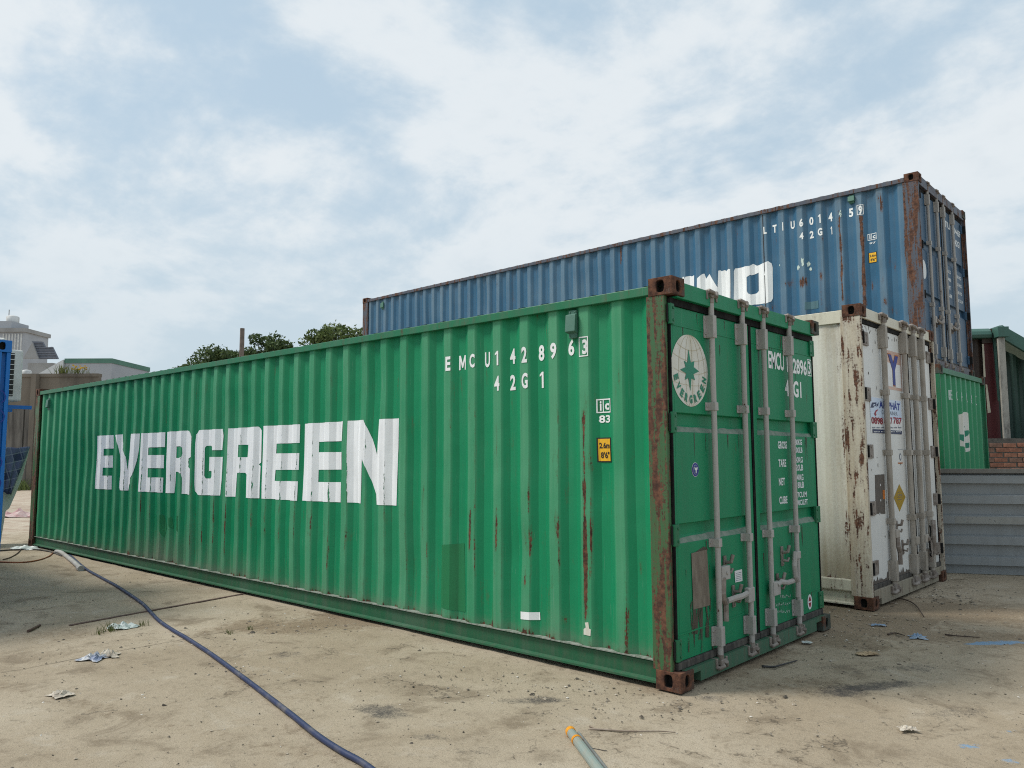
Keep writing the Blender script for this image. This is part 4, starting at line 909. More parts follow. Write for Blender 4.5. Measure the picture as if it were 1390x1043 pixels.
pr.rect(*wrect(513, 525, 262, 312, w5), M['orange_print'], 1); pr.build('bare_patch', wdoor_f, Wc.doors[0])
pr = Print().poly([WP(w5(*p)) for p in ((604, 230), (638, 300), (606, 380), (574, 304))], M['mustard'], 0)
for yy in (272, 286, 292, 300, 312): pr.rect(*wrect(594, 618, yy, yy+3, w5), M['plate'], 1)
pr.build('sticker', wdoor_f, Wc.doors[0], label='yellow diamond warning sticker')
pr = Print().rect(*wrect(597, 622, 41, 43, w5), M['grey_print']).rect(*wrect(597, 622, 112, 119, w5), M['orange_print']); q = WP(w5(610, 82)); pr.disc(*q, .035, .04, M['grey_print'], 0, 12).disc(*q, .018, .022, M['white_print'], 1, 10); pr.build('marking', wdoor_f, Wc.doors[0])
# bare jagged strip above the lower gasket and flaked spots
rs = random.Random(5); us = np.linspace(0.10, 1.49, 60)
Print().poly([(u, 0.217) for u in us]+[(u, 0.235+0.07*rs.random()**2) for u in us[::-1]], M['plate_dark']).build('bare_patch', wdoor_f, Wc.doors[0])
pr = Print()
for u, v in [(rs.uniform(.12, 1.45), 2.70-rs.random()**2*0.05) for _ in range(26)]+[(rs.uniform(.12, 1.15), rs.uniform(.3, 2.6)) for _ in range(26)]:
    n_ = 7; w_, h_ = rs.uniform(.004, .013), rs.uniform(.006, .03)
    pr.poly([(u+w_*rs.uniform(.5, 1.2)*math.cos(6.283*k/n_), v+h_*rs.uniform(.5, 1.2)*math.sin(6.283*k/n_)) for k in range(n_)], M['plate_dark'], 0)
pr.build('paint_chip', wdoor_f, Wc.doors[0])
pr = Print()
for k, (v, t_) in enumerate(((1.98, 'MGW 34000'), (1.90, '74960 LB'), (1.78, 'TARE 4600'), (1.70, '10140 LB'), (1.58, 'NET 29400'), (1.50, '64820 LB'))): pr.text(t_, 1.66, 1.80, v-.02, v+.02, M['grey_print'], 0, 0.02)
pr.build('lettering', wdoor_f, Wc.doors[1])
def WX(x, y, d): q = to_local(Wc, *w5(x, y), 0, d); return (d, q.y, q.z)
for (x, y) in ((605, 470), (637, 575)): catch(Wc.doors[0], WFX, WX(x, y, WFX+.03)[1], WX(x, y, WFX+.03)[2], M['galv_dark'])
MB().box(WBX-.02, WBX+.04, wb[0], wb[0]+.10, .62, .70).build('handle_hub', M['reef_bar'], Wc.doors[0], .006)
lever(Wc.doors[0], [WX(595, 520, WBX+.03), WX(600, 570, WBX+.035), WX(608, 600, WBX+.03), WX(612, 668, WBX+.03)], M['galv_dark'], .016)
for k, dv in ((1, Wc.doors[0]), (2, Wc.doors[1])): MB().box(WBX-.02, WBX+.04, wb[k]-.02, wb[k]+.09, .50, .58).build('handle_hub', M['reef_bar'], dv, .006)
lever(Wc.doors[1], [(WBX+.04, wb[2]+.06, .55), (WBX+.05, wb[2]+.10, .47), (WBX+.04, wb[2]+.12, .28)], M['galv_dark'], .016)
lever(Wc.doors[1], [(WBX+.04, wb[3]-.02, .72), (WBX+.05, wb[3]-.06, .55), (WBX+.04, wb[3]-.05, .35)], M['galv_dark'], .016)
MB().tube([(WBX+.05, wb[2]+.09+.03*math.sin(t*3), .62-.30*t/6.3+.05*math.cos(t*2)) for t in np.linspace(0, 6.3, 26)], .008, 6).build('wire_tie', M['gasket'], Wc.doors[1])

# ------------------------------------------------------------------ green container carrying the blue one
G2M = dict(wall=M['green2_wall'], frame=M['green_frame'], rail=M['green_rail'], post=M['green_frame'], casting=M['dark_casting'], casting2=M['dark_casting'], end_phase=0.06, end_pitch=0.262)
G2 = container('shipping_container', 'green container with closed ribbed end and torn white emblem, under the blue one', (-0.094, 6.668, 0), -0.008, 12.192, 2.591, G2M, -0.7, end='wall', nz=2)
e8 = zoomf(1240, 420, 4.347); P2 = lambda p: (lambda q: (q.y, q.z))(to_local(G2, p[0], p[1], 0, -0.03))
end_f = lambda u, v, off: (-0.028-prof(u, 0.06, 0.262, 0.045)+off, u, v); br2 = prof_breaks(0.08, W_C-0.08, 0.06, 0.262)
emb = [e8(*p) for p in ((270, 632), (290, 612), (310, 606), (328, 618), (331, 680), (336, 760), (336, 800), (338, 826), (322, 843), (306, 838), (300, 812), (278, 802), (272, 720))]
pr = Print().poly([P2(p) for p in emb], M['emblem_white'], 0)
for pts in (((300, 700), (314, 690), (312, 715)), ((302, 725), (322, 712), (328, 728), (316, 755), (308, 735)), ((276, 735), (296, 740), (296, 782), (288, 770), (276, 765)), ((310, 792), (328, 786), (328, 815), (318, 822))): pr.poly([P2(e8(*p)) for p in pts], M['emblem_green'], 1)
pr.build('emblem', end_f, G2.end, br2, label='torn remains of a white emblem')
pr = Print()
for ch, x, yt, yb in (('E', 222, 478, 535), ('G', 257, 485, 540), ('H', 287, 492, 545), ('U', 318, 498, 553), ('8', 345, 505, 560), ('3', 372, 512, 568)):
    a = P2(e8(x-5, yb)); b = P2(e8(x+6, yt)); pr.text(ch, a[0], b[0], P2(e8(x, yb))[1], P2(e8(x, yt))[1], M['white_faint'], 0, 0.0)
pr.build('lettering', end_f, G2.end, br2)

# ------------------------------------------------------------------ blue container on top
BM = dict(wall=M['blue_wall'], frame=M['blue_frame'], rail=M['blue_frame'], post=M['blue_post'], casting=M['rust_casting'], casting2=M['dark_casting'], door=M['blue_door'], header=M['blue_frame'], sill=M['blue_frame'], bar=M['galv'])
B0 = Box(); BLOC = (-0.251, 6.767, 2.594); B0.matrix_world_inv = (Matrix.Translation(BLOC) @ Matrix.Rotation(-0.010, 4, 'Z')).inverted()
b6 = zoomf(1020, 220, 3.757); bz = zoomf(900, 350, 8.176)
BFX, BBX = -0.06, -0.03
bb = [to_local(B0, *b6(x, y), 0, BBX).y for x, y in ((908, 400), (955, 440), (988, 460), (1035, 500))]
BD = dict(top=2.44, bot=0.118, face=BFX, gap=0.04, gk=0.008, leaves=[(0.083, 1.212), (1.220, 2.355)], recess=[(0.885, 1.012), (1.592, 1.720)], stile=(0.05, 0.075), seams=(), bars=bb, bar_x=BBX, bar_r=0.020, bar_z=(0.085, 2.53), guides=(0.87, 1.72), covers=((0.19, 0.33), (2.25, 2.40)))
def to_b(px, py, pl=0.045): q = to_local(B0, px, py, 1, pl); return q.x, q.z
bst = []
for x, a, b, w, s in ((560, 270, 735, .022, .75), (450, 280, 720, .020, .7), (355, 560, 740, .018, .55), (660, 150, 260, .03, .5), (262, 590, 640, .06, .5), (185, 600, 640, .06, .5), (610, 600, 660, .02, .5), (730, 520, 560, .02, .45), (683, 690, 740, .03, .45), (720, 735, 790, .05, .5), (795, 250, 800, .05, .6)):
    p = to_b(*b6(x, a)); q = to_b(*b6(x, b)); bst.append((p[0], q[1], p[1], w, s))
rs = random.Random(8)
for _ in range(45):
    x = rs.uniform(-11.8, -0.4); z = rs.uniform(0.3, 2.3); bst.append((x, z, z+rs.uniform(.05, .5), rs.uniform(.008, .02), rs.uniform(.15, .45)))
def b_rust(U, Z):
    v = np.zeros_like(U)
    for x, a, b, w, s in bst: v = np.maximum(v, s*np.exp(-((U-x)/w)**2)*sstep(Z, a-.05, a+.05)*sstep(-Z, -b-.05, -b+.05))
    return v
def b_grime(U, Z): return 0.28*fbm(U*4, Z*0.6, 12)+0.15*sstep(Z, 2.2, 2.49)
PH_B = to_b(*b6(60, 300))[0]-0.03
B = container('shipping_container', 'weathered blue container with white lettering, stacked on top of a green one', BLOC, -0.010, 12.192, 2.591, BM, PH_B, doors=BD, side_rust=b_rust, side_grime=b_grime, nz=60)
SB = lambda p, pl=0.045: (lambda q: (q.x, q.z))(to_local(B, p[0], p[1], 1, pl))
pr = code_row(B, [('L',60,78,367,330),('T',108,128,361,321),('I',157,162,350,308),('U',200,220,342,302),('6',243,264,330,289),('0',295,316,322,281),('1',340,353,312,268),('4',393,413,304,259),('5',497,519,281,237),('9',546,566,268,222),
                  ('4',245,266,395,360),('2',297,317,390,352),('G',338,362,376,337),('1',404,412,370,330)], b6, 0.045, M['white_code'], bold=0.04)
a = SB(b6(541, 274)); b = SB(b6(571, 216)); pr.frame(a[0], b[0], a[1], b[1], 0.008, M['white_code']); pr.build('lettering', B.side_f, B.side, B.breaks)
pr = code_row(B, [('4',445,460,282,245)], b6, 0.045, M['white_faint']); pr.build('lettering', B.side_f, B.side, B.breaks)
ic_mark(B, b6, (592, 638, 360, 402), '97', (600, 634, 405, 420), 0.05, M['white_old']).build('lettering', B.side_f, B.side, B.breaks)
height_sign(B, b6, (597, 639, 456, 517), 0.05, M['yellow_foil']).build('sticker', B.side_f, B.side, B.breaks)
OP = [bz(*p) for p in ((785, 150), (800, 120), (915, 95), (960, 90), (1000, 68), (1040, 90), (1110, 60), (1165, 38), (1205, 65), (1215, 110), (1220, 450), (1200, 485), (1150, 505), (1010, 520), (930, 545), (785, 580))]
OHo = [bz(*p) for p in ((925, 215), (965, 190), (985, 195), (1060, 165), (1062, 370), (1040, 395), (975, 410), (940, 395), (928, 370))]
NP = [bz(*p) for p in ((378, 230), (440, 180), (460, 178), (478, 235), (515, 180), (545, 235), (605, 330), (612, 145), (635, 140), (650, 150), (690, 138), (700, 152), (725, 125), (745, 128), (748, 590), (640, 610), (500, 420), (500, 640), (378, 665))]
IP = [bz(*p) for p in ((215, 215), (235, 212), (240, 240), (248, 212), (300, 203), (318, 208), (345, 195), (350, 670), (215, 700))]
for pts, hl in ((OP, [OHo]), (NP, []), (IP, [])):
    Print().poly([surf(B, p) for p in dense(pts, 9)], M['white_foil'], 0, [[surf(B, p) for p in h_] for h_ in hl]).build('letter', B.side_f, B.side, B.breaks)
pr = Print()
for p, w_, h_ in ((b6(262, 510), .03, .08), (b6(240, 540), .04, .05), (b6(290, 520), .03, .05), (b6(300, 545), .03, .03), (b6(145, 528), .012, .02)):
    q = SB(p); n_ = 9; pr.poly([(q[0]+w_*rs.uniform(.4, 1)*math.cos(6.283*k/n_), q[1]+h_*rs.uniform(.4, 1)*math.sin(6.283*k/n_)) for k in range(n_)], M['white_faint'])
pr.build('paint_remnant', B.side_f, B.side, B.breaks)
Print().poly([SB(b6(*p)) for p in ((274, 716), (342, 706), (342, 745), (274, 755))], M['patch_teal']).build('repainted_patch', B.side_f, B.side, B.breaks)
u = SB(b6(63, 400))[0]; Print().rect(u-.006, u+.006, 0.18, 2.47, M['black_print']).build('seam', B.side_f, B.side, B.breaks)
a = SB(b6(492, 212), 0.0); b = SB(b6(522, 164), 0.0); vent(B, M['vent_green'], a[0], b[0], a[1], b[1]); vent(B, M['vent_green'], -11.5, -11.4, 2.24, 2.42)
for z in (2.30, 1.62, 0.95, 0.27): hinge(B.doors[0], 0.100, z, 1, M['blue_door'], BFX, .13, .05); hinge(B.doors[1], 2.345, z, -1, M['blue_door'], BFX, .13, .05)
bdoor_f = lambda u, v, off: (BFX+off, u, v)
BP = lambda p: (lambda q: (q.y, q.z))(to_local(B, p[0], p[1], 0, BFX))
q = BP(b6(879, 548)); q = (max(.22, q[0]), q[1]); Print().disc(*q, .11, .13, M['white_old']).build('sticker', bdoor_f, B.doors[0])
pr = Print()
for t_, x0, x1, v, h_ in (('LTIU', 1.34, 1.72, 2.16, .10), ('6014459', 1.80, 2.30, 2.16, .10), ('42G1', 1.95, 2.25, 1.98, .10), ('MAX.G', 1.40, 1.62, 1.48, .05), ('TARE', 1.40, 1.62, 1.36, .05), ('NET', 1.40, 1.58, 1.24, .05), ('CUBE', 1.40, 1.62, 1.12, .05), ('30480 KG', 1.86, 2.2, 1.48, .05), ('3800 KG', 1.86, 2.2, 1.36, .05), ('26680 KG', 1.86, 2.2, 1.24, .05), ('67.6 CU.M', 1.86, 2.22, 1.12, .05)):
    pr.text(t_, x0, x1, v, v+h_, M['white_old'], 0, .03)
pr.build('lettering', bdoor_f, B.doors[1])
for k in range(4):
    dv = B.doors[k//2]; y = bb[k]; s = 1 if k % 2 == 0 else -1
    MB().box(BBX-.012, BBX+.03, min(y, y+s*.07), max(y, y+s*.07), .62+.05*(k % 2), .71+.05*(k % 2)).build('handle_hub', M['galv'], dv, .005)
    lever(dv, [(BBX+.03, y+s*.05, .66+.05*(k % 2)), (BBX+.035, y+s*.2, .64), (BBX+.03, y+s*.36, .66)], M['galv_dark'], .014)
    catch(dv, BFX, y+s*.22, .66, M['galv_dark'], s)

# ------------------------------------------------------------------ grey barrier, brick wall and shed to the right
M['barrier'] = paint('grey barrier paint', (0.235, 0.255, 0.265), (0.30, 0.315, 0.32), rust_bias=-0.02, dirt_bias=0.18, streak=0.25, dirt=(0.10, 0.10, 0.09))
M['barrier_top'] = paint('dirty barrier flange', (0.20, 0.20, 0.19), rust_bias=0.12, dirt_bias=0.55, dirt=(0.09, 0.08, 0.065))
A_ = ground_at(1279, 777.5); B_ = ground_at(1390, 781.2); ang = math.atan2(B_[1]-A_[1], B_[0]-A_[0])
bar = thing('metal_barrier', 'low grey metal barrier with horizontal ribs in front of the brick wall', 'barrier', (A_[0], A_[1], 0), ang)
HB, n_ = 1.262, 5; pit = 0.245; prf = [(0.0, 0.0)]
for k in range(n_):
    z = 0.105+k*pit; prf += [(0.0, z), (-0.055, z+0.006), (-0.055, z+0.100), (0.0, z+0.122)]
prf += [(0.0, HB-0.02), (0.03, HB-0.02), (0.03, 0.0)]
MB().prism([(y, z) for y, z in prf], 0, -0.45, 4.6).build('ribbed_panel', M['barrier'], bar)
MB().box(-0.45, 4.6, -0.07, 0.06, HB-0.019, HB+0.004).box(-0.45, 4.6, -0.07, -0.064, HB-0.045, HB-0.0195).build('top_flange', M['barrier_top'], bar)
for x in (-0.3, 1.6, 3.2, 4.5): MB().box(x, x+.06, 0.031, 0.09, 0, HB-0.025).build('post', M['barrier'], bar)
M['patch_grey'] = worn_print('flaked repair paint', (0.26, 0.265, 0.25), 0.12, nscale=(40, 40, 40))
z = 0.105+2*pit; Print().rect(0.16, 1.02, z+0.012, z+0.092, M['patch_grey']).build('repair_patch', lambda u, v, off: (u, -0.055-off, v), bar)

M['mortar'] = simple('grey mortar', (0.17, 0.15, 0.13), (0.10, 0.09, 0.08), 0.95, 14, None, 0.6, bd=0.01)
BR = [simple('fired brick %d' % k, c, scl(c, 0.62), 0.9, 9, None, 0.5, bd=0.006) for k, c in enumerate(((0.52, 0.235, 0.15), (0.58, 0.30, 0.20), (0.46, 0.20, 0.13), (0.36, 0.20, 0.145)))]
p0 = depth_at(1330, 640, 13.0); rzb = 0.62
bw = thing('brick_wall', 'unplastered low red brick wall beyond the grey barrier', 'wall', (p0[0], p0[1], 0), rzb)
HW = 1.71; ch = 0.0815; bl = 0.215
MB().box(-0.6, 3.4, 0.008, 0.105, 0, HW-0.006).build('mortar_core', M['mortar'], bw)
bme = []
for mtl in BR:
    o = MB().box(-0.1, 0.1, -0.05, 0.05, -0.034, 0.034).build('brick', mtl, None)
    md = o.data; bm = bmesh.new(); bm.from_mesh(md)
    for v in bm.verts: v.co += Vector((random.uniform(-.004, .004), random.uniform(-.003, .003), random.uniform(-.003, .003)))
    bmesh.ops.bevel(bm, geom=bm.edges[:], offset=0.005, segments=1, affect='EDGES'); bm.to_mesh(md); bm.free()
    bpy.data.objects.remove(o); bme.append(md)
rs = random.Random(11)
for row in range(int(HW/ch)):
    if row*ch < 0.9: continue                                    # lower courses stand wholly behind the barrier: plain core there
    x = -0.5-(row % 2)*bl/2
    while x < 2.9:
        if -0.45 < x:
            b_ = link('brick', bme[rs.randrange(4)], bw, 0, (x+rs.uniform(-.006, .006), 0.048+rs.uniform(-.010, .008), row*ch+0.040+rs.uniform(-.003, .003))); b_.rotation_euler = (0, rs.uniform(-.02, .02), rs.uniform(-.02, .02))
        x += bl+rs.uniform(-.006, .012)
M['ledge'] = simple('crumbling ledge', (0.20, 0.18, 0.15), (0.10, 0.09, 0.075), 0.95, 12, None, 0.7, bd=0.02)
M['dkgreen'] = paint('dark green sheet', (0.012, 0.045, 0.035), (0.03, 0.075, 0.06), rust_bias=-0.05, dirt_bias=0.15)
M['roofgreen'] = paint('green roof edge', (0.05, 0.13, 0.105), (0.08, 0.17, 0.14), rust_bias=-0.05, dirt_bias=0.12)
M['brown_sheet'] = paint('brown sheet', (0.055, 0.035, 0.028), (0.075, 0.05, 0.04), rust_bias=0.05, dirt_bias=0.2)
M['red_steel'] = paint('dark red steel', (0.085, 0.012, 0.014), (0.10, 0.02, 0.02), rust_bias=-0.05, dirt_bias=0.1)
M['column'] = simple('stained concrete column', (0.36, 0.345, 0.31), (0.14, 0.13, 0.115), 0.9, 3, (3, 3, 1), 0.4, bd=0.01, lo=0.45, hi=0.72)
M['strip'] = simple('pale torn strip', (0.52, 0.48, 0.38), (0.42, 0.38, 0.29), 0.7, 6)
tS = 13.75
pc = depth_at(1357, 598, tS); sh = thing('storage_shed', 'shed with dark green sheet walls and a pale column behind the brick wall', 'shed', (pc[0], pc[1], 0), rzb)
shi = (Matrix.Translation((pc[0], pc[1], 0)) @ Matrix.Rotation(rzb, 4, 'Z')).inverted()
def SH(px, py, y=0.0):                                             # pixel -> (x, z) on the shed's front plane
    o, d = ray(px, py); o = shi @ Vector(o); d = shi.to_3x3() @ Vector(d); t = (y-o.y)/d.y; q = o+d*t; return q.x, q.z
xl, xr = SH(1357, 500)[0], SH(1369, 500)[0]; zt_ = SH(1362, 458)[1]; zg = SH(1362, 444)[1]
MB().box(xl, xl+(xr-xl)*0.8, 0.0, 0.05, 0, zt_).build('column', M['column'], sh, 0.01)
MB().box(xl-0.02, xr+0.02, -0.06, 0.18, zt_+0.002, zg).build('gutter_box', M['roofgreen'], sh, 0.006)
# roof edge falling to the right and running back
x2 = xr+2.6; MB().prism([(xr+0.01, SH(1368, 458, .15)[1]-.02), (xr+0.01, SH(1368, 441, .15)[1]), (x2, SH(1368, 441, .15)[1]-1.72), (x2, SH(1368, 458, .15)[1]-1.80)], 1, 0.15, 0.22).build('roof_fascia', M['roofgreen'], sh, 0.006)
MB().prism([(xr+0.01, SH(1368, 441, .15)[1]+.004), (x2, SH(1368, 441, .15)[1]-1.716), (x2, SH(1368, 441, .15)[1]-1.74), (xr+0.01, SH(1368, 441, .15)[1]-.022)], 1, 0.221, 4.0).build('roof_sheet', M['roofgreen'], sh)
corrugated('side_sheet', M['dkgreen'], sh, xr+0.005, xr+2.2, 1.0, 3.52, lambda u, d, z: (u, 0.62+d*0.6, z-(u-xr)*0.62), 0, 0.2, depth=0.05)
MB().box(xr-0.02, xr+2.5, 0.30, 0.60, 0.0, 1.69).build('ledge', M['ledge'], sh, 0.01)
MB().tube([(xr+0.50, 0.35, 1.69), (xr+0.46, 0.36, 2.25)], 0.03, 8).build('pipe_stub', M['galv'], sh)
MB().tube([(xr+0.62, 0.35, 1.69), (xr+0.62, 0.36, 2.10)], 0.03, 8).build('pipe_stub', M['galv'], sh)
q0_, q1_ = SH(1308, 500, .3)[0], SH(1340, 500, .3)[0]
corrugated('front_sheet', M['brown_sheet'], sh, q0_-1.6, q1_, 0, SH(1330, 459, .3)[1], lambda u, d, z: (u, 0.30+d, z), 0, 0.18, depth=0.02)
r0_, r1_ = SH(1339, 560, .26)[0], SH(1356, 560, .26)[0]
MB().box(r0_, r1_, 0.24, 0.28, 0, SH(1345, 466, .26)[1]).build('door', M['red_steel'], sh, 0.004)
MB().box(r0_-0.03, r1_+0.02, 0.20, 0.239, SH(1345, 466, .22)[1], SH(1345, 456, .22)[1]).build('door_lintel', M['brown_sheet'], sh)
MB().prism([SH(1347, 452, .18), SH(1351, 452, .18), SH(1357, 545, .18), SH(1355, 545, .18)], 1, 0.17, 0.195).build('trim_board', M['roofgreen'], sh)
MB().prism([SH(1333, 467, .16), SH(1335.5, 467, .16), SH(1338, 512, .16), SH(1335.5, 512, .16)], 1, 0.16, 0.168).build('torn_strip', M['strip'], sh)
MB().prism([SH(1338, 522, .16), SH(1340, 522, .16), SH(1345, 560, .16), SH(1341, 561, .16)], 1, 0.16, 0.168).build('torn_strip', M['strip'], sh)
zb_ = SH(1330, 456, .1)[1]; pts = []
for k in range(9):
    t = math.pi*k/8; pts.append((0.30-0.20*math.sin(t*0.5)-0.05, zb_+0.16*math.cos(t*0.5)))
MB().prism([(0.10, zb_-.04), (0.08, zb_+.02), (0.10, zb_+.08), (0.18, zb_+.14), (0.45, zb_+.17), (0.45, zb_-.04)], 0, q0_-1.6, SH(1346, 450, .1)[0]).build('gutter', M['roofgreen'], sh, 0.01)
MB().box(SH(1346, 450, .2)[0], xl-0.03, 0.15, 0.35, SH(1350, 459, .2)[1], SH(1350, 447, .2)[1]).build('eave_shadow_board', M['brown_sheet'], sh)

# ------------------------------------------------------------------ blue cabin at the left, its air conditioner, the cloth
CL = ground_at(-3.0, 829)
CM = {k: M['cabin_blue'] for k in ('wall', 'frame', 'rail', 'post', 'casting', 'casting2')}
Cb = container('container_cabin', 'bright blue steel cabin with a wall air conditioner, opposite the lettered container', (CL[0], CL[1]-W_C, 0), 0, 6.058, 2.591, CM, 0.0, end='wall', nz=2)
MB().box(-0.026, -0.006, 0.083, W_C-0.083, 0.131, 2.49).build('end_panel', M['cabin_blue'], Cb.root)
rs = random.Random(4); pr = Print()
for zc in (2.05, 1.86, 1.42, 1.22, 1.02):
    yy = W_C-0.045; n_ = 10
    pr.poly(stroke2([(yy-.03, zc+.07*rs.uniform(.6, 1)), (yy-.005, zc+.03), (yy+.012, zc-.01), (yy+.004, zc-.05), (yy-.02, zc-.07)], .010), M['blue_print'])
pr.build('lettering', lambda u, v, off: (-0.005+off, u, v), Cb.root)
def Ypl(px, py, y):
    o, d = ray(px, py); t = (y-o[1])/d[1]; return o+d*t
ya = CL[1]+0.10; yb = ya+0.30; pa = Ypl(31, 500, yb); zt_ = Ypl(25, 470, ya+.15)[2]; zb_ = Ypl(25, 541, ya+.15)[2]; xa = pa[0]
M['ac_white'] = simple('aged white casing', (0.62, 0.63, 0.60), (0.50, 0.50, 0.46), 0.5, 5, None, 0.1)
M['ac_grille'] = simple('dark fan grille', (0.02, 0.02, 0.02), None, 0.6, 5, bs=0)
ac = thing('air_conditioner', 'white air conditioner outdoor unit on the side of the blue cabin', 'air conditioner', (xa, ya, zb_))
hh = zt_-zb_
MB().box(-0.82, 0, 0, 0.30, 0, hh).build('casing', M['ac_white'], ac, 0.015)
MB().box(0.0, 0.004, 0.02, 0.215, 0.05, hh-0.04).build('grille', M['ac_grille'], ac)
for k in range(9): MB().box(0.0045, 0.012, 0.012, 0.22, 0.06+k*(hh-.12)/8, 0.068+k*(hh-.12)/8).build('grille_bar', M['ac_white'], ac)
MB().box(0.0045, 0.012, 0.085, 0.095, 0.05, hh-.04).build('grille_bar', M['ac_white'], ac)
MB().tube([(-0.1, 0.12, hh), (-0.1, 0.12, hh+.10), (-0.2, 0.0, hh+.12), (-0.2, -0.10, hh+.12)], 0.035, 8).build('pipe_wrap', M['ac_white'], ac)
br = thing('wall_bracket', 'blue steel bracket under the white air conditioner', 'bracket', (xa, CL[1], zb_))
MB().box(-0.08, -0.04, 0.0, 0.52, -0.085, -0.045).build('arm', M['cabin_blue'], br); MB().box(-0.78, -0.74, 0.0, 0.52, -0.085, -0.045).build('arm', M['cabin_blue'], br)
for x in (-0.06, -0.76): MB().box(x-.03, x+.03, 0.12, 0.18, -0.045, 0.0).build('rubber_foot', M['gasket'], br)
MB().box(-0.08, -0.04, -0.01, 0.0, -0.35, -0.045).build('wall_plate', M['cabin_blue'], br)
M['board_white'] = simple('grey white board', (0.55, 0.55, 0.53), (0.42, 0.42, 0.4), 0.6, 4)
xb = -12.95; PB = lambda px, py: (lambda o_d: (o_d[0]+o_d[1]*((xb-o_d[0][0])/o_d[1][0])))(ray(px, py))
bt = PB(40, 610); bq = [PB(40, 611), PB(30, 650), PB(21, 672), PB(13, 690), PB(8, 694)]
poly_ = [(p[1], p[2]) for p in bq]+[(bq[-1][1]-.05, 0.0), (bq[-1][1]-1.3, 0.0), (bq[-1][1]-1.3, bq[0][2])]
tag(MB().prism(poly_, 0, xb-0.04, xb).build('panel_board', M['board_white'], None, 0.01), 'white board with slanted edge under the plaid cloth', 'board')
def plaid():
    m, nt, b, out = mat_new('plaid cloth'); co = objco(nt); sp = N(nt, 'ShaderNodeSeparateXYZ'); L(nt, co, sp.inputs[0])
    def band(v, f, lo, hi, k=0.55):
        f = f*k; return ramp(nt, math_n(nt, 'FRACT', math_n(nt, 'MULTIPLY', v, f)), lo, hi)
    y = math_n(nt, 'ADD', sp.outputs[1], math_n(nt, 'MULTIPLY', sp.outputs[2], 0.25)); z = math_n(nt, 'SUBTRACT', sp.outputs[2], math_n(nt, 'MULTIPLY', sp.outputs[1], 0.25))
    c = mix_c(nt, band(y, 6.5, .55, .6), (0.035, 0.045, 0.10), (0.10, 0.115, 0.19)); c = mix_c(nt, math_n(nt, 'MULTIPLY', band(z, 6.5, .5, .55), .7), c, (0.12, 0.13, 0.22))
    c = mix_c(nt, math_n(nt, 'MULTIPLY', band(z, 13, .86, .9), .8), c, (0.22, 0.23, 0.29)); c = mix_c(nt, math_n(nt, 'MULTIPLY', band(y, 13, .88, .92), .7), c, (0.20, 0.205, 0.27))
    set_in(nt, b.inputs['Base Color'], c); b.inputs['Roughness'].default_value = 0.9; return m
cm_ = MB(); nu, nv = 22, 26; P0, P1, P2_, P3 = PB(2, 608), PB(41.5, 607), PB(14, 672), PB(2, 668); vs_ = []
for j in range(nv+1):
    for i in range(nu+1):
        a, b = i/nu, j/nv
        top = P0*(1-a)+P1*a; bot = P3*(1-a)+P2_*a; p = top*(1-b)+bot*b
        vs_.append((xb+0.02+0.02*b+0.035*math.sin(a*17+b*2)*(0.2+b)*0.6+0.04*b, p[1]+0.015*math.sin(a*17+1), p[2]+0.01*math.sin(a*9)))
cm_.add(vs_, [(j*(nu+1)+i, j*(nu+1)+i+1, (j+1)*(nu+1)+i+1, (j+1)*(nu+1)+i) for j in range(nv) for i in range(nu)])
cl = cm_.build('plaid_cloth', plaid(), None, smooth=True); md = cl.modifiers.new('solid', 'SOLIDIFY'); md.thickness = 0.006
tag(cl, 'dark blue plaid cloth draped over the white board', 'cloth')

# ------------------------------------------------------------------ far buildings and walls on the left
M['old_conc'] = simple('weathered concrete', (0.19, 0.165, 0.135), (0.09, 0.08, 0.068), 0.95, 0.7, (1, 1, .45), 0.4, bd=0.03)
M['fence_conc'] = simple('streaked fence panel', (0.17, 0.16, 0.145), (0.07, 0.065, 0.06), 0.95, 2.0, (2.2, 2.2, .3), 0.3)
M['pale_wall'] = simple('pale rendered wall', (0.60, 0.62, 0.64), (0.54, 0.56, 0.57), 0.9, 0.4)
M['grey_wall'] = simple('grey rendered wall', (0.38, 0.40, 0.43), (0.33, 0.35, 0.38), 0.9, 0.4)
M['house_wall'] = simple('raw cement render', (0.33, 0.335, 0.335), (0.26, 0.26, 0.26), 0.95, 0.5)
M['slate'] = simple('blue grey roof tiles', (0.16, 0.175, 0.21), (0.12, 0.135, 0.165), 0.7, 2)
M['trim_green'] = simple('green parapet', (0.10, 0.22, 0.17), (0.08, 0.18, 0.14), 0.8, 1)
M['far_white'] = simple('white tank', (0.62, 0.63, 0.62), None, 0.6, 2)
M['dark_void'] = simple('dark opening', (0.03, 0.032, 0.035), None, 0.7, 1)
def far(px, py, t): return depth_at(px, py, t)
# boundary wall
t = 36; a = far(-40, 600, t); b = far(100, 600, t); az = math.atan2(b[1]-a[1], b[0]-a[0])
wl = thing('boundary_wall', 'tall stained concrete wall with panel fence below, far behind the cloth', 'wall', (a[0], a[1], 0), az)
wi = (Matrix.Translation((a[0], a[1], 0)) @ Matrix.Rotation(az, 4, 'Z')).inverted()
def WL(px, py, y=0.0):
    o, d = ray(px, py); o = wi @ Vector(o); d = wi.to_3x3() @ Vector(d); q = o+d*((y-o.y)/d.y); return q.x, q.z
xx0, xx1 = WL(-40, 600)[0], WL(130, 600)[0]; zA = WL(35, 552)[1]; zB = WL(35, 512)[1]
MB().box(xx0, xx1, 0.0, 0.25, zA, zB).build('upper_wall', M['old_conc'], wl); MB().box(xx0, xx1, -0.06, 0.30, zB+.002, zB+.15).build('coping', M['old_conc'], wl)
x = xx0
while x < xx1: MB().box(x+.02, min(x+1.15, xx1), 0.03, 0.2, 0, zA-.07).build('fence_panel', M['fence_conc'], wl); x += 1.2
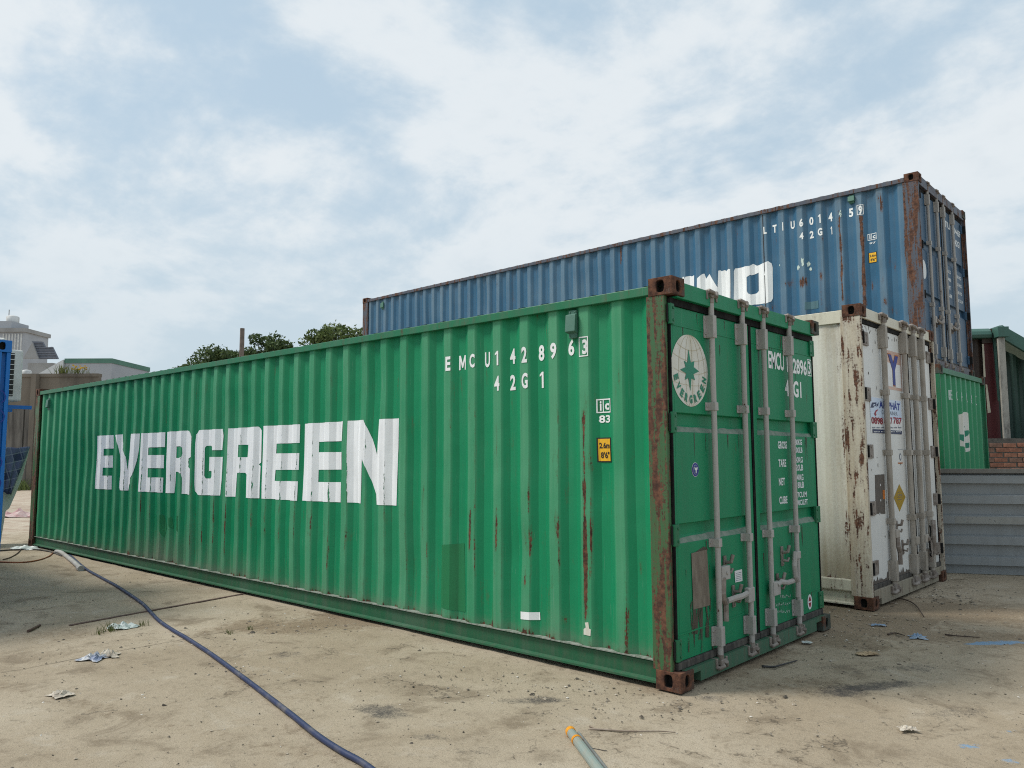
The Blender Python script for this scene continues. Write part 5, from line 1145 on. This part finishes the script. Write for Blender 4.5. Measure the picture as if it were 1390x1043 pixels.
MB().box(xx0, xx1, -0.03, 0.24, zA-.068, zA-.002).build('ledge', M['old_conc'], wl)
p_ = WL(40.5, 600, -.2)[0]; MB().box(p_, WL(47, 600, -.2)[0], -0.35, -0.061, 0, WL(44, 508, -.2)[1]).build('pillar', M['old_conc'], wl)
def building(name, label, t, px0, px1, ytop, depth, wall, rz=0.0):
    a = far(px0, ytop, t); b = far(px1, ytop, t); az = math.atan2(b[1]-a[1], b[0]-a[0])+rz
    o = thing(name, label, 'building', (a[0], a[1], 0), az); w = math.hypot(b[0]-a[0], b[1]-a[1]); h = a[2]
    return o, w, h, t/FPX
# long warehouse with a green parapet
o, w, h, k = building('warehouse', 'pale grey warehouse with a thin green parapet beyond the wall', 58, 89, 152, 487, 10, M['pale_wall'])
MB().box(0, w, 0, 6, 0, h-.35).build('wall', M['grey_wall'], o); MB().box(-.05, w+.05, -.05, 6.05, h-.348, h).build('parapet', M['trim_green'], o)
MB().prism([(-2.7, 0), (-.055, 0), (-.055, h-.1), (-2.7, h-1.65)], 1, -0.2, 5).build('side_annex', M['pale_wall'], o)
# tiled house
o, w, h, k = building('tiled_house', 'raw cement house with a small blue grey tiled roof beyond the wall', 74, 38, 72, 488, 8, M['house_wall'])
MB().box(0, w, 0, 2.6, 0, h-.35).build('wall', M['house_wall'], o)
hi_ = (Matrix.Translation(o.location) @ Matrix.Rotation(o.rotation_euler.z, 4, 'Z')).inverted()
def HP(px, py, y=0.0):
    a_, d_ = ray(px, py); a_ = hi_ @ Vector(a_); d_ = hi_.to_3x3() @ Vector(d_); q_ = a_+d_*((y-a_.y)/d_.y); return q_.x, q_.z
MB().prism([HP(31, 487, -.5), HP(43.8, 465, -.5), HP(52, 487, -.5)], 1, -0.5, -0.3).build('gable_wall', M['house_wall'], o)
rf = MB().prism([HP(43.5, 463.5, -.2), HP(57.7, 464, -.2), HP(61.7, 472, -.2), HP(71, 471, -.2), HP(79, 487.5, -.2), HP(52, 487.5, -.2)], 1, -0.25, -0.02).build('roof', M['slate'], o)
for j in range(7):
    f_ = (j+.5)/7; xl_ = 43.8+f_*8.2; xr_ = 57.7+f_*12 if f_ < .3 else 69+f_*9.5; y_ = 464+23*f_
    a_, b_ = HP(xl_+.4, y_, -.3), HP(xr_-.6, y_, -.3); MB().box(a_[0], b_[0], -0.32, -0.251, a_[1]-.05, a_[1]+.05).build('tile_course', M['slate'], rf)
# block of flats
o, w, h, k = building('apartment_block', 'grey multi-storey block with tall slit openings, farthest of the buildings', 98, -40, 34, 446, 9, M['grey_wall'])
MB().box(0, w, 0, 5, 0, h-.5).build('wall', M['grey_wall'], o); MB().box(-.2, w+.2, -.3, 5.2, h-.498, h).build('roof_slab', M['house_wall'], o)
MB().box(0, w*.70, .5, 4, h+.002, h+1.0).build('roof_house', M['grey_wall'], o)
for j in range(7):
    x = w*(.60+.055*j); MB().box(x, x+w*.026, -.05, -.004, h-3.4, h-.7).build('window', M['far_white'], o)
for j in range(5): MB().box(w*.1+j*1.0, w*.1+j*1.0+.6, -.05, -.004, h-4.5, h-3.3).build('window', M['dark_void'], o)
def tank(name, label, px, py, t, r, hgt, legs_to=None):
    p = far(px, py, t); mb = MB(); n = 14; prof_ = [(0.0, hgt*1.12), (r*.35, hgt*1.1), (r*.8, hgt*1.02), (r, hgt*.9), (r, .06), (r*.96, 0)]; vs_ = []
    for rr_, z in prof_: vs_ += [(max(rr_, .001)*math.cos(6.283*i/n), max(rr_, .001)*math.sin(6.283*i/n), z) for i in range(n)]
    mb.add(vs_, [(j*n+i, j*n+(i+1) % n, (j+1)*n+(i+1) % n, (j+1)*n+i) for j in range(len(prof_)-1) for i in range(n)]+[tuple((len(prof_)-1)*n+i for i in range(n))])
    e = thing(name, label, 'water tank', (p[0], p[1], 0)); mb.build('tank', M['far_white'], e, smooth=True, loc=(0, 0, p[2]))
    for i in range(4): MB().box(r*.5*(1 if i % 2 else -1)-.04, r*.5*(1 if i % 2 else -1)+.04, r*.5*(1 if i < 2 else -1)-.04, r*.5*(1 if i < 2 else -1)+.04, 0, p[2]).build('leg', M['house_wall'], e)
    return e
tank('water_tank', 'round pale water tank above the grey block of flats', 17, 440, 102, .75, 1.0)
tank('water_tank', 'low white water tank peeping over the stained concrete wall', 36, 511, 40, .22, .3)
p = far(11.5, 440, 103); tag(MB().tube([(p[0], p[1], 0), (p[0], p[1], p[2]+1.9)], .06, 6).build('antenna_mast', M['house_wall'], None), 'thin antenna mast on the far grey block', 'antenna')

# ------------------------------------------------------------------ trees, shrubs, pole
def leaf_mat(name, c1, c2):
    m, nt, b, out = mat_new(name); oi = N(nt, 'ShaderNodeAttribute', attribute_name='tone').outputs['Fac']
    c = mix_c(nt, oi, c1, c2); set_in(nt, b.inputs['Base Color'], c); b.inputs['Roughness'].default_value = 0.6; b.inputs['Specular IOR Level'].default_value = 0.25
    tl = N(nt, 'ShaderNodeBsdfTranslucent'); L(nt, c, tl.inputs[0]); mx = N(nt, 'ShaderNodeMixShader'); mx.inputs[0].default_value = 0.25
    L(nt, b.outputs[0], mx.inputs[1]); L(nt, tl.outputs[0], mx.inputs[2]); L(nt, mx.outputs[0], out.inputs[0]); return m
M['leaf_dark'] = leaf_mat('dark tree leaves', (0.030, 0.058, 0.022), (0.115, 0.165, 0.06)); M['leaf_olive'] = leaf_mat('olive tree leaves', (0.045, 0.075, 0.024), (0.16, 0.21, 0.07))
M['leaf_grass'] = leaf_mat('grass blades', (0.06, 0.08, 0.02), (0.14, 0.16, 0.05)); M['bark'] = simple('bark', (0.10, 0.08, 0.06), (0.05, 0.04, 0.03), 0.95, 6)
def leaf_cloud(pts, nrm, size, r_):
    n = len(pts); a = r_.normal(size=(n, 3)); a /= np.linalg.norm(a, axis=1)[:, None]; b = np.cross(a, r_.normal(size=(n, 3))); b /= np.linalg.norm(b, axis=1)[:, None]
    s_ = (size*r_.uniform(.6, 1.3, n))[:, None]
    v = np.stack([pts-a*s_, pts+b*s_*.45, pts+a*s_, pts-b*s_*.45], 1).reshape(-1, 3); f = [(4*i, 4*i+1, 4*i+2, 4*i+3) for i in range(n)]
    return v, f
def tree(label, top, t, rx, ht_crown, mat, seed, n=17000, leaf=0.12):
    r_ = np.random.default_rng(seed); H_ = top[2]; root = thing('broadleaf_tree', label, 'tree', (top[0], top[1], 0), 0, 'trees behind the containers')
    mb = MB(); z0 = H_-ht_crown; mb.tube([(0, 0, 0), (.05, .03, z0*.5), (0.02, -.04, z0+.3*ht_crown), (0, 0, H_-.3*ht_crown)], [.26, .21, .15, .05], 8)
    tips = []
    for k in range(46):
        an = r_.uniform(0, 6.283); el = r_.uniform(.15, 1.1); ln = r_.uniform(.55, .95); s0 = np.array([0, 0, z0+r_.uniform(0, .45)*ht_crown])
        e = np.array([math.cos(an)*rx*ln*math.cos(el), math.sin(an)*rx*ln*math.cos(el), z0+ht_crown*(.35+.6*math.sin(el)*ln)]); md_ = (s0+e)/2+np.array([0, 0, .12*ht_crown])
        mb.tube([s0, md_, e], [.09, .055, .02], 6); tips.append(e); tips.append(md_*.4+e*.6+r_.normal(size=3)*.25*rx*.5)
    mb.build('trunk', M['bark'], root, smooth=True)
    tips += [np.array([r_.normal()*.25*rx, r_.normal()*.25*rx, H_-.10*ht_crown-abs(r_.normal())*.12*ht_crown]) for _ in range(4)]
    pts = []
    for c_ in tips:
        cr = r_.uniform(.17, .30)*rx; d = r_.normal(size=(n//len(tips), 3)); d /= np.linalg.norm(d, axis=1)[:, None]; d *= (r_.uniform(0.15, 1, len(d))**.45*(1+.18*np.abs(r_.normal(size=len(d)))*(r_.random(len(d)) < .25)))[:, None]*cr; d[:, 2] *= .8; pts.append(c_+d)
    pts = np.concatenate(pts); pts[:, 2] = np.minimum(pts[:, 2], H_+.14*r_.normal(size=len(pts)))
    v, f = leaf_cloud(pts, None, leaf, r_); me = bpy.data.meshes.new('crown'); me.from_pydata(v.tolist(), [], f); me.materials.append(mat); me.update()
    attr(me, 'tone', np.repeat(np.clip(.5+.3*r_.normal(size=len(pts)), 0, 1), 4)); link('crown', me, root); return root
for (px, py, t, rx, hc, mt_, lab) in ((300, 463, 44, 2.7, 5.0, 'leaf_dark', 'dark leafy tree to the left of the bare pole, above the lettered container'), (364, 449, 45, 2.2, 5.4, 'leaf_dark', 'dark rounded tree just right of the bare pole, above the lettered container'),
                                 (408, 468, 50, 1.7, 4.8, 'leaf_olive', 'small low tree top between the dark tree and the olive tree'), (458, 430, 46, 2.5, 6.0, 'leaf_olive', 'olive green tree beside the far end of the blue container'), (262, 491, 60, 1.9, 4.6, 'leaf_olive', 'tiny distant tree top beyond the dark trees')):
    tree(lab, far(px, py, t), t, rx, hc, M[mt_], int(px))
p = far(329, 446, 40); tag(MB().tube([(p[0], p[1], 0), (p[0], p[1], p[2])], [.15, .115], 10).build('utility_pole', simple('old concrete pole', (.17, .14, .12), (.10, .085, .07), .9, 5), None), 'bare brown grey pole rising among the dark trees', 'pole')
# grass tufts with small yellow flowers on the far wall, weeds at its foot
def tuft(name, label, cat, base, n, h, r, mat, seed, flowers=0, group=None):
    r_ = np.random.default_rng(seed); v, f = [], []
    for k in range(n):
        an = r_.uniform(0, 6.283); d = r_.uniform(0, r); x, y = d*math.cos(an), d*math.sin(an); hh_ = h*r_.uniform(.5, 1); bx_, by_ = r_.normal(size=2)*hh_*.4; w_ = h*.035; i = len(v); ca, sa = math.cos(an+1.3), math.sin(an+1.3)
        v += [(x-w_*ca, y-w_*sa, 0), (x+w_*ca, y+w_*sa, 0), (x+bx_*.5+w_*.7*ca, y+by_*.5+w_*.7*sa, hh_*.6), (x+bx_*.5-w_*.7*ca, y+by_*.5-w_*.7*sa, hh_*.6), (x+bx_, y+by_, hh_)]; f += [(i, i+1, i+2, i+3), (i+3, i+2, i+4)]
    e = thing(name, label, cat, base, 0, group); me = bpy.data.meshes.new('blades'); me.from_pydata(v, [], f); me.materials.append(mat); me.update(); attr(me, 'tone', r_.uniform(0, 1, len(v))); link('blades', me, e)
    if flowers:
        mb = MB()
        for k in range(flowers):
            x, y, z = r_.normal()*r*.6, r_.normal()*r*.4, h*r_.uniform(.5, .95); mb.tube([(x, y, z-.02), (x, y, z+.03)], [.02, .05], 6)
        mb.build('blossoms', simple('yellow petals', (.65, .42, .02), None, .7, 5, bs=0), e)
    return e
p = WL(84, 512, .1); q = wl.matrix_basis @ Vector((p[0], .12, zB+.15)); tuft('grass_tuft', 'dry grass tuft on top of the stained concrete wall', 'grass', q, 60, .5, .5, M['leaf_grass'], 5)
p = WL(106, 512, .1); q = wl.matrix_basis @ Vector((p[0], .12, zB+.15)); tuft('flowering_plant', 'yellow flowering plant on top of the stained concrete wall', 'plant', q, 60, .36, .7, M['leaf_grass'], 6, 26)
p = WL(33, 600, -.8); q = wl.matrix_basis @ Vector((p[0], -.7, 0)); tuft('weed_clump', 'green weeds at the foot of the stained concrete wall', 'weeds', q, 160, .55, .9, M['leaf_olive'], 9)
M['darkleaf_heap'] = simple('dark creeper', (.03, .035, .02), (.015, .016, .012), .9, 6)

# ------------------------------------------------------------------ things lying on the yard
def gp(px, py, z=0.0): q = ground_at(px, py); return Vector((q[0], q[1], z+GZ))
def smooth_path(pts, n=8):
    P = [Vector(p) for p in pts]; out = []
    for i in range(len(P)-1):
        a, b, c, d = P[max(i-1, 0)], P[i], P[i+1], P[min(i+2, len(P)-1)]
        for k in range(n):
            t = k/n; out.append(0.5*((2*b)+(c-a)*t+(2*a-5*b+4*c-d)*t*t+(3*b-a-3*c+d)*t**3))
    return out+[P[-1]]
M['hose'] = simple('blue black rubber hose', (0.020, 0.032, 0.085), (0.12, 0.115, 0.12), 0.5, 7, None, 0.15, lo=0.45, hi=0.8)
hp_ = [gp(560, 1092, .016)]+[gp(x, y, .016) for x, y in ((497, 1042), (464, 1023), (432, 1002), (396, 973), (360, 945), (324, 917.5), (288, 891), (270, 879), (252, 867.5), (234, 857), (216, 844.5), (204, 832), (191, 819), (160, 798), (140, 787), (118, 774.5), (104, 763), (96, 756), (86, 754.5))]
tag(MB().tube(smooth_path(hp_), .0155, 10).build('hose', M['hose'], None, smooth=True), 'long dark blue hose snaking across the concrete yard', 'hose')
M['dark_cable'] = simple('dusty black cable', (0.05, 0.048, 0.045), (0.09, 0.085, 0.075), 0.8, 6)
tag(MB().tube(smooth_path([gp(84, 755.5, .012), gp(66, 749, .012), gp(45, 746.5, .012), gp(20, 747, .012), gp(-12, 749, .012)]), .012, 8).build('power_cable', M['dark_cable'], None, smooth=True), 'black cable lying past the far end of the lettered container', 'cable')
M['orange_cable'] = simple('orange brown cable', (0.28, 0.09, 0.03), (0.16, 0.06, 0.03), 0.6, 4)
tag(MB().tube(smooth_path([gp(72, 751, .01), gp(66, 756, .01), gp(52, 761, .01), gp(30, 764, .01), gp(4, 763.5, .01), gp(-20, 762, .01)]), .010, 8).build('power_cable', M['orange_cable'], None, smooth=True), 'orange brown cable curving over the yard beside the grey pipe', 'cable')
tag(MB().tube(smooth_path([gp(4, 760, .008), gp(14, 757, .008), gp(24, 751, .008), gp(30, 745, .008), gp(40, 743.5, .008)]), .008, 6).build('thin_cable', simple('brown cable', (.10, .06, .045), None, .7, 4), None, smooth=True), 'thin brown cable looped near the rusty far post', 'cable')
M['pvc'] = simple('dusty grey pvc', (0.40, 0.40, 0.38), (0.30, 0.29, 0.27), 0.6, 4)
pv = thing('pipe_offcut', 'bent grey plastic pipe lying beside the dark hose', 'pipe', gp(82, 753))
P_ = [gp(76, 751, .03)-gp(82, 753), gp(82, 752, .03)-gp(82, 753), gp(88, 756, .03)-gp(82, 753), gp(98, 764, .03)-gp(82, 753), gp(109, 774, .03)-gp(82, 753)]
MB().tube(smooth_path(P_, 5), .030, 10).build('pipe', M['pvc'], pv, smooth=True); MB().tube([P_[-1]-Vector((.05, .0, 0)), P_[-1]+Vector((.08, -.02, 0))], .040, 10).build('collar', M['pvc'], pv)
M['strip_rust'] = simple('rusty steel strip', (0.075, 0.045, 0.038), (0.12, 0.075, 0.055), 0.85, 8)
a, b = gp(95, 849), gp(333, 806); d = (b-a); n_ = Vector((-d.y, d.x, 0)).normalized()*.02
tag(MB().add([a-n_+Vector((0, 0, .0)), a+n_, b+n_, b-n_, a-n_+Vector((0, 0, .010)), a+n_+Vector((0, 0, .010)), b+n_+Vector((0, 0, .010)), b-n_+Vector((0, 0, .010))], [(0, 1, 2, 3), (4, 5, 6, 7), (0, 1, 5, 4), (1, 2, 6, 5), (2, 3, 7, 6), (3, 0, 4, 7)]).build('steel_strip', M['strip_rust'], None), 'dark rusty steel strip let into the ground under the hose', 'steel strip')
a, b = gp(38, 858), gp(54, 850); tag(MB().tube([a+Vector((0, 0, .012)), b+Vector((0, 0, .012))], .012, 6).build('metal_rod', M['strip_rust'], None), 'short dark rod on the ground near the blue cabin', 'rod')
def crumple(name, label, cat, px, py, sx, sy, h, mat, seed, ang=0., group=None):
    r_ = np.random.default_rng(seed); nu, nv = 12, 9; vs_ = []
    for j in range(nv+1):
        for i in range(nu+1):
            a, b = i/nu-.5, j/nv-.5; z = h*(.15+.85*abs(math.sin(a*9+b*5+seed)*math.cos(b*8-a*4+seed*2)))*(1-min(1, 3*(a*a+b*b)))+.003+.004*r_.random(); k = 1+.25*math.sin(a*7+seed)*math.cos(b*6)
            vs_.append((sx*a*k+r_.normal()*.004, sy*b*k+r_.normal()*.004, z))
    o = MB().add(vs_, [(j*(nu+1)+i, j*(nu+1)+i+1, (j+1)*(nu+1)+i+1, (j+1)*(nu+1)+i) for j in range(nv) for i in range(nu)]).build(name, mat, None, loc=gp(px, py, .004)); o.rotation_euler = (0, 0, ang)
    m_ = o.modifiers.new('solid', 'SOLIDIFY'); m_.thickness = .0015
    return tag(o, label, cat, group)
M['litter_a'] = simple('crumpled bag foil', (0.50, 0.51, 0.52), (0.16, 0.20, 0.30), 0.5, 22, None, .2, lo=.42, hi=.58); M['litter_b'] = simple('cream paper', (0.55, 0.50, 0.42), (0.38, 0.33, 0.27), 0.8, 14); M['litter_c'] = simple('pale plastic', (0.60, 0.64, 0.62), (0.36, 0.42, 0.40), 0.4, 12)
M['litter_d'] = simple('blue plastic scrap', (0.16, 0.26, 0.40), (0.3, 0.36, 0.42), 0.5, 10); M['leaf_dry'] = simple('dry leaf', (0.42, 0.32, 0.20), (0.28, 0.20, 0.12), 0.9, 20)
crumple('plastic_bag', 'crumpled white and blue plastic bag on the bare concrete', 'litter', 128, 894, .17, .15, .05, M['litter_a'], 1, .5)
crumple('paper_scrap', 'crumpled cream paper beside the white and blue bag', 'litter', 146, 891, .14, .12, .06, M['litter_b'], 2, 1.1)
crumple('litter_scrap', 'small torn brownish litter scrap by itself on the yard', 'litter', 82, 944, .13, .10, .035, M['litter_b'], 3, .2)
crumple('plastic_scrap', 'pale crushed plastic scrap next to the steel strip', 'litter', 166, 852, .22, .16, .05, M['litter_c'], 4, .9)
crumple('paper_scrap', 'white paper at the foot of the rusty far post', 'litter', 34, 745, .5, .3, .06, M['litter_c'], 5, .3)
crumple('dry_leaf', 'pale dry leaf on the yard in front of the white container', 'leaf', 1178, 888, .16, .08, .02, M['leaf_dry'], 6, .8)
crumple('dry_leaf', 'pale dry leaf lying near the blue paint stain', 'leaf', 1232, 990, .09, .05, .02, M['litter_b'], 7, .6)
crumple('plastic_scrap', 'grey blue plastic scrap near the dry leaf', 'litter', 1246, 866, .11, .10, .04, M['litter_d'], 8, .4)
crumple('plastic_scrap', 'flat blue scrap in front of the rusty post of the white container', 'litter', 1192, 849, .12, .06, .012, M['litter_d'], 9, .6)
crumple('paper_scrap', 'white scrap on the shaded ground between the two containers', 'litter', 1095, 873, .07, .05, .015, M['litter_c'], 10, .6)
crumple('pink_rag', 'pinkish rag on the bright ground beyond the lettered container', 'litter', 26, 701, 1.4, .7, .22, simple('pink rag', (.42, .24, .24), (.5, .42, .4), .9, 6), 11, .5)
# roll of grey green pipe bound with orange tape
M['duct'] = simple('grey green plastic tube', (0.22, 0.285, 0.27), (0.27, 0.265, 0.22), 0.5, 9, None, .15, lo=.42, hi=.75); M['tape'] = simple('orange tape', (0.72, 0.30, 0.012), (0.58, 0.22, 0.01), 0.5, 14, None, .2); M['slatg'] = simple('grey plastic slat', (0.22, 0.235, 0.23), (0.14, 0.145, 0.14), .5, 6)
A_, B_ = gp(775, 998), gp(838, 1083); rt_ = thing('taped_tube', 'grey green plastic tube bound with bright orange tape on the yard', 'tube', A_)
dv = (B_-A_); ln = dv.length; ez = dv.normalized(); sdn = Vector((-ez.y, ez.x, 0))
def T(u, s=0, z=0): return ez*u+sdn*s+Vector((0, 0, z))
MB().tube([T(.012, -.006, .026), T(ln, -.006, .026)], .0245, 14).build('tube', M['duct'], rt_, smooth=False)
MB().tube([T(-.01, -.004, .024), T(.004, -.004, .026), T(.035, -.006, .026), T(.036, -.006, .026)], [.018, .027, .0268, .0245], 14).build('tape', M['tape'], rt_)
MB().tube([T(.128, -.006, .026), T(.150, -.006, .026)], .0272, 14).build('tape', M['tape'], rt_)
for s_, z_ in ((.026, .010), (.033, .026)): MB().tube([T(.03, s_, z_), T(ln, s_, z_)], .007, 8).build('slat', M['slatg'], rt_)
def stick(label, px, r, mat, seed, name='dry_stick'):
    r_ = np.random.default_rng(seed); P_ = [gp(x, y, r+.002+abs(r_.normal())*.002) for x, y in px]
    return tag(MB().tube(smooth_path(P_, 4), [r*(1-.5*k/(4*(len(P_)-1))) for k in range(4*(len(P_)-1)+1)], 7).build(name, mat, None, smooth=True), label, 'stick')
M['wood'] = simple('bleached wood', (0.34, 0.285, 0.23), (0.20, 0.155, 0.12), .9, 10, (1, 1, 1)); M['black_pl'] = simple('black plastic', (.02, .02, .022), (.05, .05, .05), .6, 8); M['wood_dk'] = simple('dark twig', (.09, .065, .05), (.05, .035, .028), .9, 10)
stick('long bleached stick lying beside the taped tube', ((800, 990.5), (820, 991.5), (845, 993), (870, 994), (895, 993.5), (917, 995)), .0055, M['wood'], 1)
stick('short splinter crossing the long bleached stick', ((800, 986), (812, 990.5), (835, 992)), .004, M['wood'], 2)
stick('thin pale straw to the right of the long stick', ((894, 1007), (905, 1011), (921, 1016)), .002, M['wood'], 3)
stick('thin dark tie sticking out of the taped tube', ((797, 1015), (810, 1017), (824, 1020)), .003, M['black_pl'], 4)
stick('black strip of rubber on the ground by the green doors', ((1034, 906), (1050, 907), (1060, 904), (1082, 898)), .009, M['black_pl'], 5, 'rubber_strip')
stick('dark curved branch in front of the white container', ((1208, 812), (1228, 815), (1243, 823), (1254, 838)), .008, M['wood_dk'], 6)
stick('straight dark twig near the barrier', ((1283, 862), (1300, 864), (1330, 866)), .007, M['wood_dk'], 7)
stick('pale sliver of wood under the corner of the white container', ((1203, 817), (1210, 819), (1216, 821)), .008, M['wood'], 8)
stick('dark bent twig on the ground before the open yard', ((1205, 862), (1215, 860), (1228, 864)), .007, M['wood_dk'], 9)
# gravel and dirt crumbs: too small and too many to count
def pebbles(name, label, spots, seed, mat):
    r_ = np.random.default_rng(seed); base = np.array([(1, 0, 0), (-1, 0, 0), (0, 1, 0), (0, -1, 0), (0, 0, 1), (0, 0, -.6)], float); fc = [(0, 2, 4), (2, 1, 4), (1, 3, 4), (3, 0, 4), (2, 0, 5), (1, 2, 5), (3, 1, 5), (0, 3, 5)]
    V, F = [], []
    for x, y, s_ in spots:
        an = r_.uniform(0, 6.283); ca, sa = math.cos(an), math.sin(an); q = base*(1+.35*r_.normal(size=(6, 3)))*s_*np.array([1.2, .9, .6]); q = np.stack([q[:, 0]*ca-q[:, 1]*sa+x, q[:, 0]*sa+q[:, 1]*ca+y, q[:, 2]+s_*.2+GZ], -1); i = len(V)
        V += q.tolist(); F += [tuple(k+i for k in t) for t in fc]
    me = bpy.data.meshes.new(name); me.from_pydata(V, [], F); me.materials.append(mat); me.update(); attr(me, 'tone', np.repeat(r_.uniform(0, 1, len(V)//6), 6))
    o = link(name, me); o['kind'] = 'stuff'; o['label'] = label; o['category'] = 'gravel'; return o
def stone_mat():
    m, nt, b, out = mat_new('mixed gravel'); t = N(nt, 'ShaderNodeAttribute', attribute_name='tone').outputs['Fac']; c = mix_c(nt, ramp(nt, t, .0, .9), (.07, .06, .048), (.36, .31, .24)); c = mix_c(nt, ramp(nt, t, .90, .97), c, (.6, .57, .52)); set_in(nt, b.inputs['Base Color'], c); b.inputs['Roughness'].default_value = .95; return m
gr_ = np.random.default_rng(77); spots = []
for _ in range(5200):
    x = gr_.uniform(-8, 2.3); y = gr_.uniform(-3.6, 3.2)
    if -12.2 < x < 0 and -0.02 < y < 2.5: continue
    spots.append((x, y, .0018+abs(gr_.normal())*.0032))
def scatter(px, py, n, sx, sy, an, s0):
    c = ground_at(px, py)
    for _ in range(n):
        a, b = gr_.normal()*sx, gr_.normal()*sy; x, y = c[0]+a*math.cos(an)-b*math.sin(an), c[1]+a*math.sin(an)+b*math.cos(an)
        if (-12.2 < x < .02 and -.02 < y < 2.46) or (x < .06 and 3.4 < y < 5.9): continue
        spots.append((x, y, s0*(.4+abs(gr_.normal()))))
for a in ((560, 828, 500, .8, .25, 1.45, .005), (470, 842, 500, .9, .35, 1.2, .006), (1240, 805, 500, .45, .3, .6, .0075), (1290, 800, 200, .3, .4, .6, .007), (1150, 850, 250, .8, .5, .7, .0045), (1050, 890, 250, .8, .25, 1.5, .004), (1200, 860, 160, .6, .5, .7, .005), (1330, 830, 120, .8, .6, .5, .006), (1100, 845, 120, .3, .5, .5, .005), (320, 910, 60, .25, .12, .4, .006), (780, 940, 260, .7, .2, .5, .005)): scatter(*a)
pebbles('gravel', 'fine gravel and dirt crumbs scattered over the concrete yard', spots, 5, stone_mat())
# a few weeds in the slab joint
for k, (px, py, s_, lab) in enumerate(((150, 856, .10, 'tallest green weed beside the pale crushed plastic scrap'), (134, 860, .07, 'small green weed next to the tallest weed, away from the hose'), (195, 849, .07, 'small green weed between the plastic scrap and the hose'), (312, 860, .05, 'tiny weed in the soil just past the hose'), (338, 854, .05, 'tiny weed in the soil near the lettered container'))):
    tuft('weed_tuft', lab, 'weed', gp(px, py), 26, s_, s_*.9, M['leaf_grass'], 40+k, 0, 'weeds in the slab joint')
